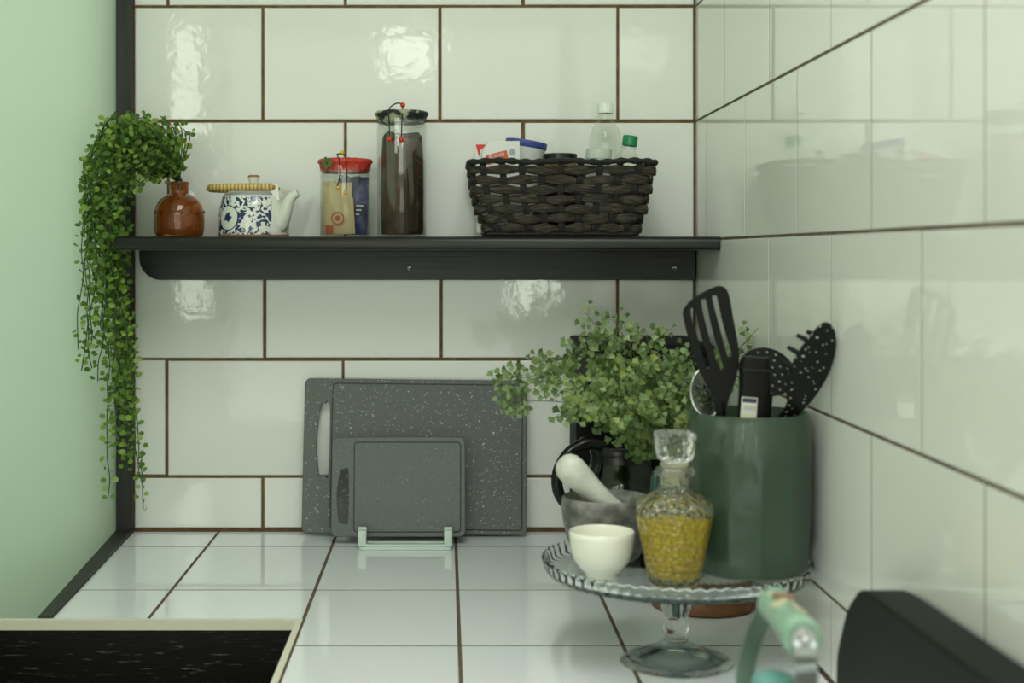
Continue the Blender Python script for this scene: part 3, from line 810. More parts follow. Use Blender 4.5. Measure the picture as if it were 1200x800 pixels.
for k in range(NST):
    s = k/NST; rings = []
    for i in range(15):
        z = 0.002 + (HB-0.004)*i/14; a, b_, rc = bdim(z)
        p, nn = loop_pt(s, a, b_, rc); tg = Vector((-nn.y, nn.x, 0))
        rr_ = (z-0.007)/pitch - 0.42
        off = -0.0022*math.cos(math.pi*rr_)*(1 if True else -1)*(-1 if k % 2 else 1)*-1
        h = 0.0052
        p = p + nn*off
        rings.append([Vector((*(p + tg*h - nn*0.001).xy, z)), Vector((*(p + tg*h*0.8 + nn*0.001).xy, z)), Vector((*(p - tg*h*0.8 + nn*0.001).xy, z)), Vector((*(p - tg*h - nn*0.001).xy, z))])
    MB().sweep(rings).build('stake', WICKV, basket, 60)
pts = []; rr = []
for i in range(240):
    s = i/240; a, b_, rc = bdim(HB); p, nn = loop_pt(s, a+0.001, b_+0.001, rc)
    pts.append(Vector((p.x, p.y, HB + 0.0012*math.sin(s*2*math.pi*9)))); rr.append(0.0046 + 0.0011*math.sin(s*2*math.pi*44))
MB().tube(pts, rr, 10, closed=True).build('rim', WICKV, basket, 60)
pts = [];
for i in range(160):
    s = i/160; a, b_, rc = bdim(0.003); p, nn = loop_pt(s, a+0.001, b_+0.001, rc); pts.append(Vector((p.x, p.y, 0.0042)))
MB().tube(pts, 0.0036, 8, closed=True).build('foot_rim', WICKV, basket, 60)
MB().box((-0.112, -0.072, 0.003), (0.112, 0.072, 0.006)).build('base', WICK, basket)

ZB = ZS + 0.0065
WHITEP = mat('white_card', (0.74, 0.76, 0.72), 0.4)
REDP = mat('orange_red_print', (0.66, 0.105, 0.045), 0.45)
REDD = mat('bright_red_print', (0.62, 0.02, 0.015), 0.4)
GREYB = mat('grey_blue_print', (0.28, 0.31, 0.40), 0.5)
BLUEC = mat('blue_plastic', (0.055, 0.085, 0.30), 0.35)
# box with POLVO band
db = 2.255
bxp = thing('food_carton', (W(588, 200, db).x, db - D + 0.02, ZB), 'white carton with orange-red POLVO band in the basket', 'carton', 'packages in the wicker basket', rot=(0, 0, math.radians(4)))
hbx = W(0, 164.5, db).z - ZB
wl, wr = W(560, 0, db).x - bxp.location.x, W(611, 0, db).x - bxp.location.x
ol = [(wl+0.004, 0), (wr, 0), (wr-0.0035, hbx), (wl+0.016, hbx-0.001), (wl+0.009, hbx-0.012), (wl+0.006, hbx-0.020)]
flat_shape('card', [ol], 0.030, WHITEP, 0.0008, bxp)
yfr = -0.0153
def pxl(px, py): return (W(px, py, db).x - bxp.location.x, W(px, py, db).z - ZB)
q = [pxl(568.5, 182), pxl(593, 175.5), pxl(595.5, 187), pxl(570.5, 193)]
m = MB().add([(x, -0.0004, z) for x, z in q] + [(x, 0, z) for x, z in q], [(0,1,2,3),(4,7,6,5),(0,4,5,1),(1,5,6,2),(2,6,7,3),(3,7,4,0)])
o = m.build('print_band', REDP, bxp); o.location = (0, yfr, 0)
cx_, cz_ = pxl(581.5, 182.5)
text_mesh('lettering', 'POLVO', 0.0078, WPRINT, bxp, (cx_, yfr-0.0005, cz_), (R90, math.radians(-14), 0))
m = MB().add([(*pxl(574, 191),0)], []) if False else MB()
a_, b2_ = pxl(574.5, 187.6), pxl(590, 184.6)
m.box((a_[0], -0.0003, (a_[1]+b2_[1])/2-0.0004), (b2_[0], 0, (a_[1]+b2_[1])/2+0.0004))
o = m.build('print_line', WPRINT, bxp); o.location = (0, yfr-0.0005, 0)
m = MB().lathe([(0, 0), (0.0022, 0)], 20); m.lathe([(0.0030, 0), (0.0050, 0)], 24)
o = m.build('round_seal', GREYB, bxp); xx, zz = pxl(600, 178); o.location = (xx, yfr-0.0002, zz); o.rotation_euler = (R90, 0, 0)
# red and white sachet at the far left of the basket
st = thing('sachet', (W(566, 0, 2.275).x, 2.275 - D + 0.012, ZB), 'small white sachet with red corner peeking out of the basket', 'sachet', 'packages in the wicker basket')
hs = W(0, 168.5, 2.275).z - ZB
flat_shape('paper', [[(-0.010, 0), (0.012, 0), (0.012, hs), (-0.0115, hs)]], 0.006, WHITEP, 0.0005, st)
m = MB().add([(-0.0115,-0.0005,hs-0.0004),(0.006,-0.0005,hs-0.0004),(-0.0035,-0.0005,hs-0.009),(-0.006,-0.0005,hs-0.021),(-0.0115,0,hs-0.0004),(0.006,0,hs-0.0004),(-0.0035,0,hs-0.009),(-0.006,0,hs-0.021)], [(0,3,2,1),(4,5,6,7),(0,1,5,4),(1,2,6,5),(2,3,7,6),(3,0,4,7)])
o = m.build('red_corner', REDD, st); o.location = (0, -0.0031, 0)
# blue-rimmed tub
tb = thing('plastic_tub', (W(600, 0, 2.33).x, 2.33 - D, ZB), 'white plastic tub with blue rim behind the carton in the basket', 'tub', 'packages in the wicker basket', rot=(0, math.radians(9), 0))
ht = W(0, 164, 2.33).z - ZB
m = MB().lathe([(0,0),(0.028,0),(0.033,ht-0.012),(0.0335,ht-0.011)], 40); m.build('tub', WHITEP, tb, 50)
m = MB().lathe([(0.0335,ht-0.0115),(0.0345,ht-0.0105),(0.0345,ht-0.001),(0.033,ht),(0,ht+0.0005)], 40); m.build('lid', BLUEC, tb, 50)
# black-lidded jar
BLKP = mat('black_plastic', (0.007, 0.007, 0.0065), 0.22, spec=0.4)
bj = thing('lidded_jar', (W(656, 0, 2.28).x, 2.28 - D - 0.002, ZB), 'jar with flat glossy black lid in the middle of the basket', 'jar', 'packages in the wicker basket')
hj = W(0, 181, 2.29).z - ZB
MB().lathe([(0,0),(0.026,0),(0.027,0.004),(0.027,hj-0.014),(0.024,hj-0.012)], 40).build('body', thin_glass('brownish_glass', (0.5, 0.42, 0.3)), bj, 50)
MB().lathe([(0.0245,hj-0.013),(0.0278,hj-0.013),(0.0278,hj-0.001),(0.0265,hj),(0.024,hj-0.0006),(0,hj-0.0006)], 48).build('lid', BLKP, bj, 40)
# translucent pot
FROST = mat('cloudy_plastic', (0.70, 0.76, 0.68), 0.25, trans=0.35, ior=1.3)
fj = thing('plastic_pot', (W(696, 0, 2.26).x, 2.26 - D - 0.012, ZB), 'cloudy translucent plastic pot in front of the clear bottle', 'pot', 'packages in the wicker basket', rot=(0, math.radians(3), 0))
hf = W(0, 175, 2.25).z - ZB
MB().lathe([(0,0),(0.018,0),(0.0195,hf-0.016),(0.0205,hf-0.015),(0.0205,hf-0.004),(0.0195,hf),(0,hf)], 40).build('pot', FROST, fj, 40)
# bottles
PET = thin_glass('clear_plastic', (0.96, 0.98, 0.95), 1.4, 0.04, bump=(60, 0.3, 0.003))
CAPW = mat('white_cap', (0.80, 0.84, 0.78), 0.35); CAPG = mat('green_cap', (0.006, 0.20, 0.075), 0.35)
def bottle(px, d, dy, r, neck_r, hcap, htop, capm, label, tilt):
    t = thing('plastic_bottle', (W(px, 0, d).x, d - D + dy, ZB), label, 'bottle', 'plastic bottles in the wicker basket', rot=(0, math.radians(tilt), 0))
    h = htop - hcap
    m = MB().lathe([(0,0.0005),(r-0.003,0.0005),(r,0.004),(r,h*0.30),(r-0.0015,h*0.33),(r,h*0.36),(r,h*0.52),(r-0.0012,h*0.545),(r,h*0.57),(r,h*0.74),(r*0.95,h*0.81),(r*0.82,h*0.865),(r*0.62,h*0.91),(neck_r*1.15,h*0.938),(neck_r,h*0.95),(neck_r,h*0.965),(neck_r*1.28,h*0.97),(neck_r*1.28,h*0.985),(neck_r,h*0.99),(neck_r,h+0.006)], 48)
    m.build('bottle', PET, t, 50)
    def rid(a, rr, z, k): return (rr*(1+0.02*(1 if int(a*48/math.pi) % 2 else 0)) if 1 <= k <= 2 else rr), z
    cr = neck_r*1.16
    MB().lathe([(cr*0.9,h),(cr,h+0.0005),(cr,htop-0.0015),(cr-0.0015,htop),(0,htop)], 96, mod=rid).build('cap', capm, t, 50)
    return t
bottle(709.5, 2.345, 0, 0.0265, 0.0108, 0.017, W(0, 121, 2.345).z - ZB, CAPW, 'clear plastic bottle with white cap, tallest in the basket', 0)
bottle(722, 2.28, -0.012, 0.0235, 0.0102, 0.0165, 0.1565, CAPG, 'clear plastic bottle with green cap leaning in the basket', 8)

# ------------------------------------------------------------------ cutting boards and holder
BOARD = speckled('grey_speckled_plastic', (0.090, 0.098, 0.092), (0.50, 0.52, 0.49), 210, 0.075, 0.33, (0.15, 0.16, 0.15), bump=(500, 0.12, 0.0008, 2))
BOARD2 = speckled('smooth_grey_plastic', (0.098, 0.108, 0.104), (0.44, 0.46, 0.45), 170, 0.040, 0.22, (0.14, 0.15, 0.146), bump=(40, 0.2, 0.0015, 2))
GROOVE = mat('board_groove', (0.035, 0.04, 0.037), 0.6)
def cutting_board(W_, H_, th, hole, gx, m, loc, lean, roty, label):
    t = thing('cutting_board', loc, label, 'cutting board', 'grey cutting boards', rot=(math.radians(lean), math.radians(roty), 0))
    o = flat_shape('board', [rrect(-W_/2, 0, W_/2, H_, 0.010), hole], th, m, 0.0015, t)
    e = 0.008; y = -th/2
    # juice groove: raised-lip rectangle line recessed look
    mb = MB()
    pts = rrect(gx, e, W_/2 - e, H_ - e, 0.006, 4)
    mb.tube([(x, y + 0.0002, z) for x, z in pts], 0.0010, 6, closed=True)
    mb.build('groove', GROOVE, t, 60)
    return t
def hole_shape(cx, z0, z1, w0, w1):
    pts = [(cx - w0*0.2, z0+0.004, 0), (cx+w0*0.5, z0, 0), (cx+w0*1.1, z0+0.006, 0), (cx+w0*1.1, z1-0.006, 0), (cx+w0*0.5, z1, 0), (cx-w0*0.1, z1-0.006, 0), (cx-w0*0.55, (z0+z1)/2, 0)]
    return [(p.x, p.y) for p in catmull(pts, 6, True)][::-1]
dB = 2.370
xa, xb = -0.2395, 0.1350
cutting_board(xb-xa, 0.2565, 0.009, hole_shape(-0.158, 0.095, 0.215, 0.0125, 0), -0.140, BOARD, ((xa+xb)/2, -0.049, 0.0045), -8.0, 0.6, 'large grey speckled cutting board leaning against the tiled wall')
xa, xb = -0.1850, 0.0325
cutting_board(xb-xa, 0.160, 0.007, hole_shape(-0.0935, 0.022, 0.108, 0.0105, 0), -0.072, BOARD2, ((xa+xb)/2, -0.112, 0.0125), -7.0, 0.0, 'small grey cutting board in front of the large speckled one')
MINT = mat('pale_mint_plastic', (0.53, 0.62, 0.56), 0.4)
hd = thing('board_holder', ((475-CX)*2.27/F, -0.135, 0.0), 'pale mint plastic rack holding the small cutting board', 'rack')
wH = 0.0745
o = flat_shape('base', [rrect(-wH, -0.022, wH, 0.030, 0.006)], 0.005, MINT, 0.001, hd, axis='XY'); o.location = (0, 0, 0.0026)
o = bevel(MB().box((-wH+0.010, -0.022, 0.005), (wH-0.010, -0.016, 0.0095)).build('front_rail', MINT, hd), 0.001)
o = bevel(MB().box((-wH+0.010, 0.005, 0.005), (wH-0.010, 0.010, 0.0085)).build('middle_rail', MINT, hd), 0.001)
for s in (-1, 1):
    x = s*(wH - 0.006)
    for y0, y1 in ((-0.021, -0.012), (-0.006, 0.002), (0.044, 0.052)):
        if y0 > 0.03: continue
        ol = rrect(y0, 0.0051, y1, 0.031, 0.0035, 4)
    ol = [(-0.022, 0.0051), (-0.022, 0.026), (-0.0195, 0.030), (-0.0155, 0.030), (-0.013, 0.026), (-0.013, 0.012), (-0.0085, 0.0095),
          (-0.0045, 0.012), (-0.0045, 0.0061)]
    for nm, yy in (('front_prong', -0.0175), ('rear_prong', 0.0460)):
        if yy > 0: continue
        p = flat_shape(nm, [rrect(-0.0045, 0.0051, 0.0045, 0.031, 0.003, 4)], 0.013, MINT, 0.001, hd, axis='YZ'); p.location = (x, yy, 0)
    p = flat_shape('rear_prong', [rrect(-0.004, 0.0051, 0.004, 0.034, 0.003, 4)], 0.013, MINT, 0.001, hd, axis='YZ'); p.location = (x, -0.004, 0)

# ------------------------------------------------------------------ glass cake stand
GLASS = mat('clear_glass', (0.95, 0.98, 0.97), 0.0, trans=1.0, ior=1.30)
PLATEG = mat('pressed_glass', (0.95, 0.98, 0.975), 0.0, trans=1.0, ior=1.22)
PXc, PYd = 0.266, 1.639
ZP = 0.108
stand = thing('cake_stand', (PXc, PYd - D, 0), 'clear glass footed cake stand with fluted rim by the corner', 'cake stand')
def flute(a, r, z, k):
    if r > 0.140: return r*(1 + 0.006*math.cos(64*a)), z + (0.0013*math.cos(64*a) if z > ZP+0.004 else 0)
    return r, z
RP = 0.1545
m = MB().lathe([(0, ZP), (0.140, ZP), (0.1465, ZP+0.001), (RP-0.005, ZP+0.0105), (RP-0.0025, ZP+0.0125), (RP, ZP+0.011), (RP-0.004, ZP-0.001), (0.146, ZP-0.0055), (0.138, ZP-0.006), (0.026, ZP-0.006), (0, ZP-0.006)], 256, mod=flute)
m.build('plate', PLATEG, stand, 70)
m = MB().lathe([(0, ZP-0.0061), (0.024, ZP-0.0061), (0.021, ZP-0.012), (0.0185, ZP-0.022), (0.0165, 0.064), (0.0130, 0.053), (0.0120, 0.048), (0.0138, 0.044), (0.0150, 0.040), (0.0130, 0.036), (0.0125, 0.031), (0.0160, 0.025), (0.026, 0.019), (0.042, 0.012), (0.056, 0.007), (0.063, 0.0042), (0.0645, 0.0022), (0.063, 0.0004), (0.05, 0.0004), (0.030, 0.006), (0.014, 0.012), (0, 0.015)], 12 * 8,
             mod=lambda a, r, z, k: (r*(1+0.05*math.cos(8*a)) if 0.052 < z < 0.095 else r, z))
m.build('stem_and_foot', GLASS, stand, 70)

# green utensil pot
POTG = mat('sage_green_ceramic', (0.029, 0.056, 0.033), 0.30, coat=0.25, bump=(45, 0.12, 0.002, 3), vary=(8, (0.038, 0.070, 0.043), 0.35, 0.7))
GX, GD = 0.3495, 1.637
crock = thing('utensil_pot', (GX, GD - D, ZP+0.0003), 'tall sage green ceramic pot full of black kitchen utensils', 'pot')
HP = 0.1815
def facet(a, r, z, k):
    if 0.006 < z < HP*0.76 and k < 12:
        q = (a*12/(2*math.pi)) % 1.0
        e = math.cos(math.pi/12)/math.cos((q-0.5)*2*math.pi/12)
        w = min(1, (HP*0.76 - z)/0.02, (z-0.006)/0.01)
        return r*(1 + (e - 1)*w), z
    return r, z
m = MB().lathe([(0,0),(0.060,0),(0.0650,0.002),(0.0672,0.008),(0.0690,0.02),(0.0710,0.05),(0.0720,0.08),(0.0722,0.105),(0.0720,0.125),(0.0716,0.134),(0.0712,0.1385),(0.0708,0.15),(0.0695,0.168),(0.0685,0.178),(0.0672,HP),(0.0655,HP),(0.0640,0.178),(0.065,0.15),(0.067,0.10),(0.066,0.03),(0.060,0.008),(0,0.008)], 144, mod=facet)
m.build('body', POTG, crock, 40)

# cup
CUPM = mat('cream_porcelain', (0.80, 0.79, 0.68), 0.12, coat=0.3)
cup = thing('small_cup', (0.176, 1.60 - D, ZP+0.0003), 'small handleless cream porcelain cup on the cake stand', 'cup')
m = MB().lathe([(0,0.003),(0.014,0.003),(0.015,0.0),(0.0175,0.0),(0.018,0.004),(0.0245,0.009),(0.0315,0.019),(0.0350,0.031),(0.0365,0.044),(0.0368,0.0505),(0.0360,0.0515),(0.0350,0.0505),(0.0335,0.034),(0.029,0.019),(0.020,0.010),(0,0.008)], 56)
m.build('bowl', CUPM, cup, 50)

# mortar and pestle
GRAN = mat('grey_marble_mortar', (0.085, 0.083, 0.074), 0.45, bump=(160, 0.25, 0.0015, 4), vary=((55, 55, 80), (0.24, 0.235, 0.215), 0.40, 0.72))
mort = thing('mortar', (0.192, 1.70 - D, ZP+0.0003), 'grey mottled stone mortar behind the small cream cup', 'mortar')
m = MB().lathe([(0,0),(0.036,0),(0.0395,0.002),(0.043,0.012),(0.0475,0.026),(0.0510,0.042),(0.0530,0.056),(0.0535,0.066),(0.0525,0.071),(0.0500,0.0735),(0.0465,0.0715),(0.0440,0.064),(0.0385,0.042),(0.027,0.024),(0.012,0.017),(0,0.0165)], 64)
m.build('bowl', GRAN, mort, 50)
MARB = mat('white_marble', (0.52, 0.52, 0.45), 0.35, vary=((30, 30, 60), (0.68, 0.68, 0.60), 0.35, 0.65), bump=(80, 0.1, 0.001, 3))
pestle = thing('pestle', (0.192, 1.70 - D, ZP+0.02), 'pale marble pestle resting in the stone mortar', 'pestle')
po = Vector(pestle.location)
ptop = W(662, 543, 1.685); pbot = Vector((0.2115, 1.70 - D - 0.002, ZP+0.046))
ax = (ptop - pbot); Lp = ax.length; ax.normalize()
pr = [(0,0.004),(0.02,0.0095),(0.06,0.0125),(0.16,0.0135),(0.35,0.0128),(0.55,0.0142),(0.75,0.0166),(0.88,0.0176),(0.96,0.0168),(1.02,0.0138),(1.06,0.0090),(1.075,0.003)]
m = MB().tube([pbot + ax*Lp*t - po for t, _ in pr], [r for _, r in pr], 28)
m.build('shaft', MARB, pestle, 60)

# decanter
CRYS = mat('cut_crystal', (0.97, 0.985, 0.96), 0.02, trans=1.0, ior=1.46)
nt = CRYS.node_tree; b = nt.nodes['Principled BSDF']
tc = nt.nodes.new('ShaderNodeTexCoord'); v = nt.nodes.new('ShaderNodeTexVoronoi'); v.inputs['Scale'].default_value = 150
bp = nt.nodes.new('ShaderNodeBump'); bp.inputs['Strength'].default_value = 0.9; bp.inputs['Distance'].default_value = 0.0035
nt.links.new(tc.outputs['Object'], v.inputs['Vector']); nt.links.new(v.outputs['Distance'], bp.inputs['Height']); nt.links.new(bp.outputs[0], b.inputs['Normal'])
CRYSN = mat('smooth_crystal', (0.96, 0.98, 0.92), 0.02, trans=1.0, ior=1.46)
OIL = mat('golden_oil', (0.80, 0.50, 0.02), 0.08, trans=0.25, ior=1.47)
nt = OIL.node_tree; b = nt.nodes['Principled BSDF']
tc = nt.nodes.new('ShaderNodeTexCoord'); v = nt.nodes.new('ShaderNodeTexVoronoi'); v.inputs['Scale'].default_value = 210
rp = nt.nodes.new('ShaderNodeValToRGB'); rp.color_ramp.elements[0].color = (1.0,0.78,0.02,1); rp.color_ramp.elements[0].position = 0.25
rp.color_ramp.elements[1].color = (0.86,0.54,0.003,1); rp.color_ramp.elements[1].position = 0.75
bp = nt.nodes.new('ShaderNodeBump'); bp.inputs['Strength'].default_value = 0.8; bp.inputs['Distance'].default_value = 0.003
nt.links.new(tc.outputs['Object'], v.inputs['Vector']); nt.links.new(v.outputs['Distance'], rp.inputs[0]); nt.links.new(rp.outputs[0], b.inputs['Base Color'])
nt.links.new(v.outputs['Distance'], bp.inputs['Height']); nt.links.new(bp.outputs[0], b.inputs['Normal'])
dec = thing('decanter', (0.2530, 1.568 - D, ZP+0.0004), 'cut crystal decanter of golden oil with square stopper', 'decanter')
body = [(0,0),(0.0265,0),(0.0285,0.0025),(0.0300,0.012),(0.0350,0.035),(0.0395,0.058),(0.0425,0.074),(0.0432,0.082),(0.0424,0.0875),(0.0370,0.0935),(0.0260,0.0990),(0.0185,0.1035),(0.0170,0.108),(0.0170,0.117),(0.0215,0.119),(0.0228,0.1225),(0.0215,0.126),(0.0185,0.1275),
        (0.0150,0.1275),(0.0140,0.122),(0.0140,0.106),(0.0190,0.0995),(0.0320,0.0905),(0.0385,0.084),(0.0395,0.078),(0.0370,0.060),(0.0320,0.035),(0.0275,0.013),(0.022,0.009),(0,0.008)]
def oct_(a, r, z, k):
    if z < 0.095 and r > 0.012:
        q = (a*8/(2*math.pi) + 0.0) % 1.0
        e = math.cos(math.pi/8)/math.cos((q-0.5)*2*math.pi/8)
        return r*(0.45 + 0.55*e)*1.01, z
    return r, z
MB().lathe(body, 96, mod=oct_).build('bottle', CRYS, dec, 50)
oil = [(0,0.0070),(0.0225,0.0080),(0.0282,0.0130),(0.0327,0.035),(0.0377,0.060),(0.0399,0.0745),(0.0385,0.0752),(0,0.0750)]
MB().lathe(oil, 96, mod=oct_).build('oil', OIL, dec, 50)
stp = MB()
def sq(z, h, ch):
    return [Vector((sx*(h if i else h-ch), sy*(h-ch if i else h), z)) for sx, sy, i in ((1,-1,0),(1,-1,1),(1,1,1),(1,1,0),(-1,1,0),(-1,1,1),(-1,-1,1),(-1,-1,0))]
stp.sweep([sq(0.1330,0.0120,0.004), sq(0.1365,0.0165,0.0045), sq(0.1450,0.0182,0.005), sq(0.1560,0.0192,0.005), sq(0.1645,0.0200,0.005), sq(0.1665,0.0190,0.005)])
so_ = stp.build('stopper', CRYS, dec, 20); so_.rotation_euler = (0, 0, math.radians(8))
MB().lathe([(0,0.1085),(0.0112,0.1085),(0.0122,0.118),(0.0135,0.1278),(0.0158,0.1292),(0.0158,0.1318),(0.0115,0.1334),(0,0.1334)], 36).build('stopper_plug', mat('cloudy_cork_seal', (0.72, 0.70, 0.50), 0.3, trans=0.5), dec, 50)

# ------------------------------------------------------------------ utensils in the pot
BLK = mat('matte_black_nylon', (0.006, 0.006, 0.0055), 0.45, spec=0.18)
BLKG = speckled('black_speckled_nylon', (0.007, 0.007, 0.0065), (0.66, 0.66, 0.62), 170, 0.085, 0.4)
CHROME = mat('chrome_wire', (0.70, 0.71, 0.68), 0.12, metal=1.0)
def U(zx, zy, d):                         # positions read in the utensil close-up of the photograph
    return W(770 + zx/4.0, 320 + zy/4.0, d)
POTC = Vector((GX, GD - D, ZP))
def handle_to(pt, end, r0, r1, m, parent, org, flat=None):
    pts = [pt, pt*0.5 + end*0.5, end]
    MB().tube([p - org for p in catmull(pts, 5)], [r0 + (r1-r0)*i/10 for i in range(11)], 12).build('handle', m, parent, 60)
# slotted turner
dT = 1.605
org = U(290, 620, dT)
turn = thing('slotted_turner', org, 'black slotted turner standing upright in the green pot', 'spatula', 'utensils in the green pot')
def T2(pts): return [((U(x,y,dT)-org).x, (U(x,y,dT)-org).z) for x, y in pts]
outer = T2([(125,190),(135,160),(162,128),(205,98),(255,72),(288,60),(315,62),(336,82),(350,130),(364,220),(378,300),(388,375),(384,440),(366,510),(340,580),(318,640),(272,640),(268,585),(232,520),(195,450),(165,365),(142,275)])
outer = [(p.x, p.y) for p in catmull([(x, y, 0) for x, y in outer], 4, True)]
sl = [T2([(163,170),(172,163),(184,172),(204,270),(248,425),(244,440),(232,436),(195,310),(167,210)]), T2([(212,135),(222,124),(236,130),(260,255),(310,425),(306,444),(292,440),(240,270)]), T2([(264,116),(274,106),(288,112),(308,215),(350,372),(346,388),(332,384),(290,225)])]
sl = [[(p.x, p.y) for p in catmull([(x, y, 0) for x, y in s], 3, True)] for s in sl]
o = flat_shape('blade', [outer] + sl, 0.0032, BLK, 0.0008, turn); o.rotation_euler = (math.radians(-4), 0, 0)
handle_to(U(296, 600, dT+0.002), Vector((GX-0.030, GD - D - 0.02, ZP+0.03)), 0.0062, 0.0055, BLK, turn, org)
# chrome skimmer on the left
dS = 1.655
org = U(235, 660, dS)
sk = thing('wire_skimmer', org, 'chrome wire skimmer at the left edge of the green pot', 'skimmer', 'utensils in the green pot')
c0 = U(232, 560, dS)
def ell(rx, ry, n, c, tilt=0.0):
    return [Vector((rx*math.cos(2*math.pi*k/n), tilt*ry*math.sin(2*math.pi*k/n), ry*math.sin(2*math.pi*k/n))) + c for k in range(n)]
rx, ry = 0.0178, 0.0275
MB().tube([p - org for p in ell(rx, ry, 40, c0, 0.3)], 0.0016, 8, closed=True).build('ring', CHROME, sk, 60)
hs_ = []
rz = random.Random(2)
for i in range(-2, 3):
    for j in range(-3, 4):
        cx_, cz_ = (i + (0.5 if j % 2 else 0))*0.0066, j*0.0070
        if (cx_/(rx-0.0035))**2 + (cz_/(ry-0.0035))**2 < 1:
            hs_.append([(cx_ + 0.0025*math.cos(2*math.pi*k/10), cz_ + 0.0025*math.sin(2*math.pi*k/10)) for k in range(10)])
o = flat_shape('perforated_disc', [[(rx*math.cos(2*math.pi*k/40), ry*math.sin(2*math.pi*k/40)) for k in range(40)]] + hs_, 0.0009, mat('dark_steel', (0.25, 0.26, 0.24), 0.25, metal=1.0), 0, sk)
o.location = c0 - org; o.rotation_euler = (math.radians(-16), 0, 0)
handle_to(c0 - Vector((0,0,ry)), Vector((GX-0.018, GD - D + 0.01, ZP+0.02)), 0.0028, 0.0028, CHROME, sk, org)
# round perforated spoon behind
dK = 1.675
org = U(540, 560, dK)
sp_ = thing('perforated_ladle', org, 'black perforated round ladle behind the speckled spoon', 'ladle', 'utensils in the green pot')
c0 = U(515, 462, dK); rx, ry = 0.0340, 0.0300
hs_ = []
for ringr, cnt in ((0.009, 6), (0.0175, 11), (0.0250, 15)):
    for k in range(cnt):
        a = 2*math.pi*k/cnt + ringr*100
        hx, hz = ringr*math.cos(a)*1.05, ringr*math.sin(a)
        hs_.append([(hx + 0.0016*math.cos(2*math.pi*q/8), hz + 0.0016*math.sin(2*math.pi*q/8)) for q in range(8)])
o = flat_shape('bowl', [[(rx*math.cos(2*math.pi*k/48), ry*math.sin(2*math.pi*k/48)) for k in range(48)]] + hs_, 0.003, BLK, 0.0007, sp_)
o.location = c0 - org; o.rotation_euler = (math.radians(-25), math.radians(12), 0)
handle_to(c0 - Vector((0,0.006,ry*0.9)), Vector((GX+0.01, GD - D + 0.02, ZP+0.02)), 0.0055, 0.005, BLK, sp_, org)
# speckled pasta spoon on the right: leans right and towards the room
dq = lambda zy: 1.520 + (zy - 232)/(685 - 232)*0.085
org = U(590, 685, dq(685))
ps = thing('pasta_spoon', org, 'black white-speckled pasta spoon leaning right in the green pot', 'spoon', 'utensils in the green pot')
topv = U(790, 232, dq(232)) - org
lean = math.atan2(-topv.y, topv.z)
def Q2(pts):
    out = []
    for x, y in pts:
        v_ = U(x, y, dq(y)) - org; out.append((v_.x, v_.z*math.cos(lean) - v_.y*math.sin(lean)))
    return out
ol = Q2([(795,232),(760,246),(705,308),(655,380),(620,455),(603,540),(609,600),(590,645),(560,685),(600,700),(645,675),(700,622),(760,545),(808,455),(834,370),(839,300),(824,250)])
ol = [(p.x, p.y) for p in catmull([(x, y, 0) for x, y in ol], 4, True)]
o = flat_shape('bowl', [ol], 0.004, BLKG, 0.0012, ps); o.rotation_euler = (lean, 0, 0)
for (x0_, y0_, x1_, y1_) in ((705,312,655,290),(660,372,612,345),(625,440,580,405),(735,285,704,274)):
    a_ = U(x0_+8, y0_+6, dq(y0_)) - org; b_ = U(x1_, y1_, dq(y1_)+0.010) - org
    MB().tube([a_, a_*0.5+b_*0.5, b_], [0.0030, 0.0027, 0.0022], 10).build('tooth', BLK, ps, 60)
handle_to(U(592, 672, dq(672)), Vector((GX+0.005, GD - D, ZP+0.02)), 0.0065, 0.0055, BLK, ps, org)
# thick handle with sticker
dH = 1.592
org = U(440, 670, dH)
kh = thing('kitchen_utensil', org, 'thick black utensil handle with a small barcode sticker in the green pot', 'utensil', 'utensils in the green pot', rot=(0, math.radians(4), 0))
w_ = 0.0152; hh = (U(0, 392, dH) - org).z
o = MB()
o.sweep([[Vector((x, y, z)) for x, y in rrect(-w_*s, -0.011*s, w_*s, 0.011*s, 0.005*s, 4)] for z, s in ((-0.10, 0.8), (0.0, 0.92), (hh*0.72, 1.0), (hh*0.80, 1.0), (hh*0.94, 0.98), (hh, 0.86))])
o.build('grip', BLK, kh, 40)
flat_shape('end_cap', [rrect(-w_*1.05, hh*0.775, w_*1.05, hh*0.80, 0.0006, 2)], 0.0232, BLKP, 0.0003, kh)
STK = mat('sticker_paper', (0.56, 0.56, 0.45), 0.5)
stx0, stx1 = (U(368,0,dH)-org).x, (U(442,0,dH)-org).x
stz0, stz1 = (U(0,685,dH)-org).z, (U(0,578,dH)-org).z
o = MB().box((stx0, -0.0004, stz0), (stx1, 0, stz1)).build('sticker', STK, kh); o.location = (0.003, -0.0112, 0)
for k in range(9):
    x = stx0 + 0.0025 + k*0.0016
    q = MB().box((x, -0.0002, stz0+0.011), (x + (0.0009 if k % 3 else 0.0005), 0, stz1-0.009)).build('print_bar', GREYB, o); q.location = (0, -0.0004, 0)
q = MB().box((stx0+0.001, -0.0002, stz1-0.006), (stx1-0.001, 0, stz1-0.001)).build('print_band', NAVY, o); q.location = (0, -0.0004, 0)
# second slim black handle beside it
org = U(500, 670, 1.62)
kh2 = thing('kitchen_utensil', org, 'slim black utensil handle right of the sticker in the green pot', 'utensil', 'utensils in the green pot')
e0 = U(500, 395, 1.625) - org
m = MB().sweep([[Vector((x + e0.x*t, y + e0.y*t, z)) for x, y in rrect(-0.007*s, -0.005*s, 0.007*s, 0.005*s, 0.003*s, 3)] for t, z, s in ((-0.8, -0.10, 0.8), (0, 0, 1), (0.9, e0.z*0.95, 1.0), (1.0, e0.z, 0.8))])
m.build('grip', BLK, kh2, 40)

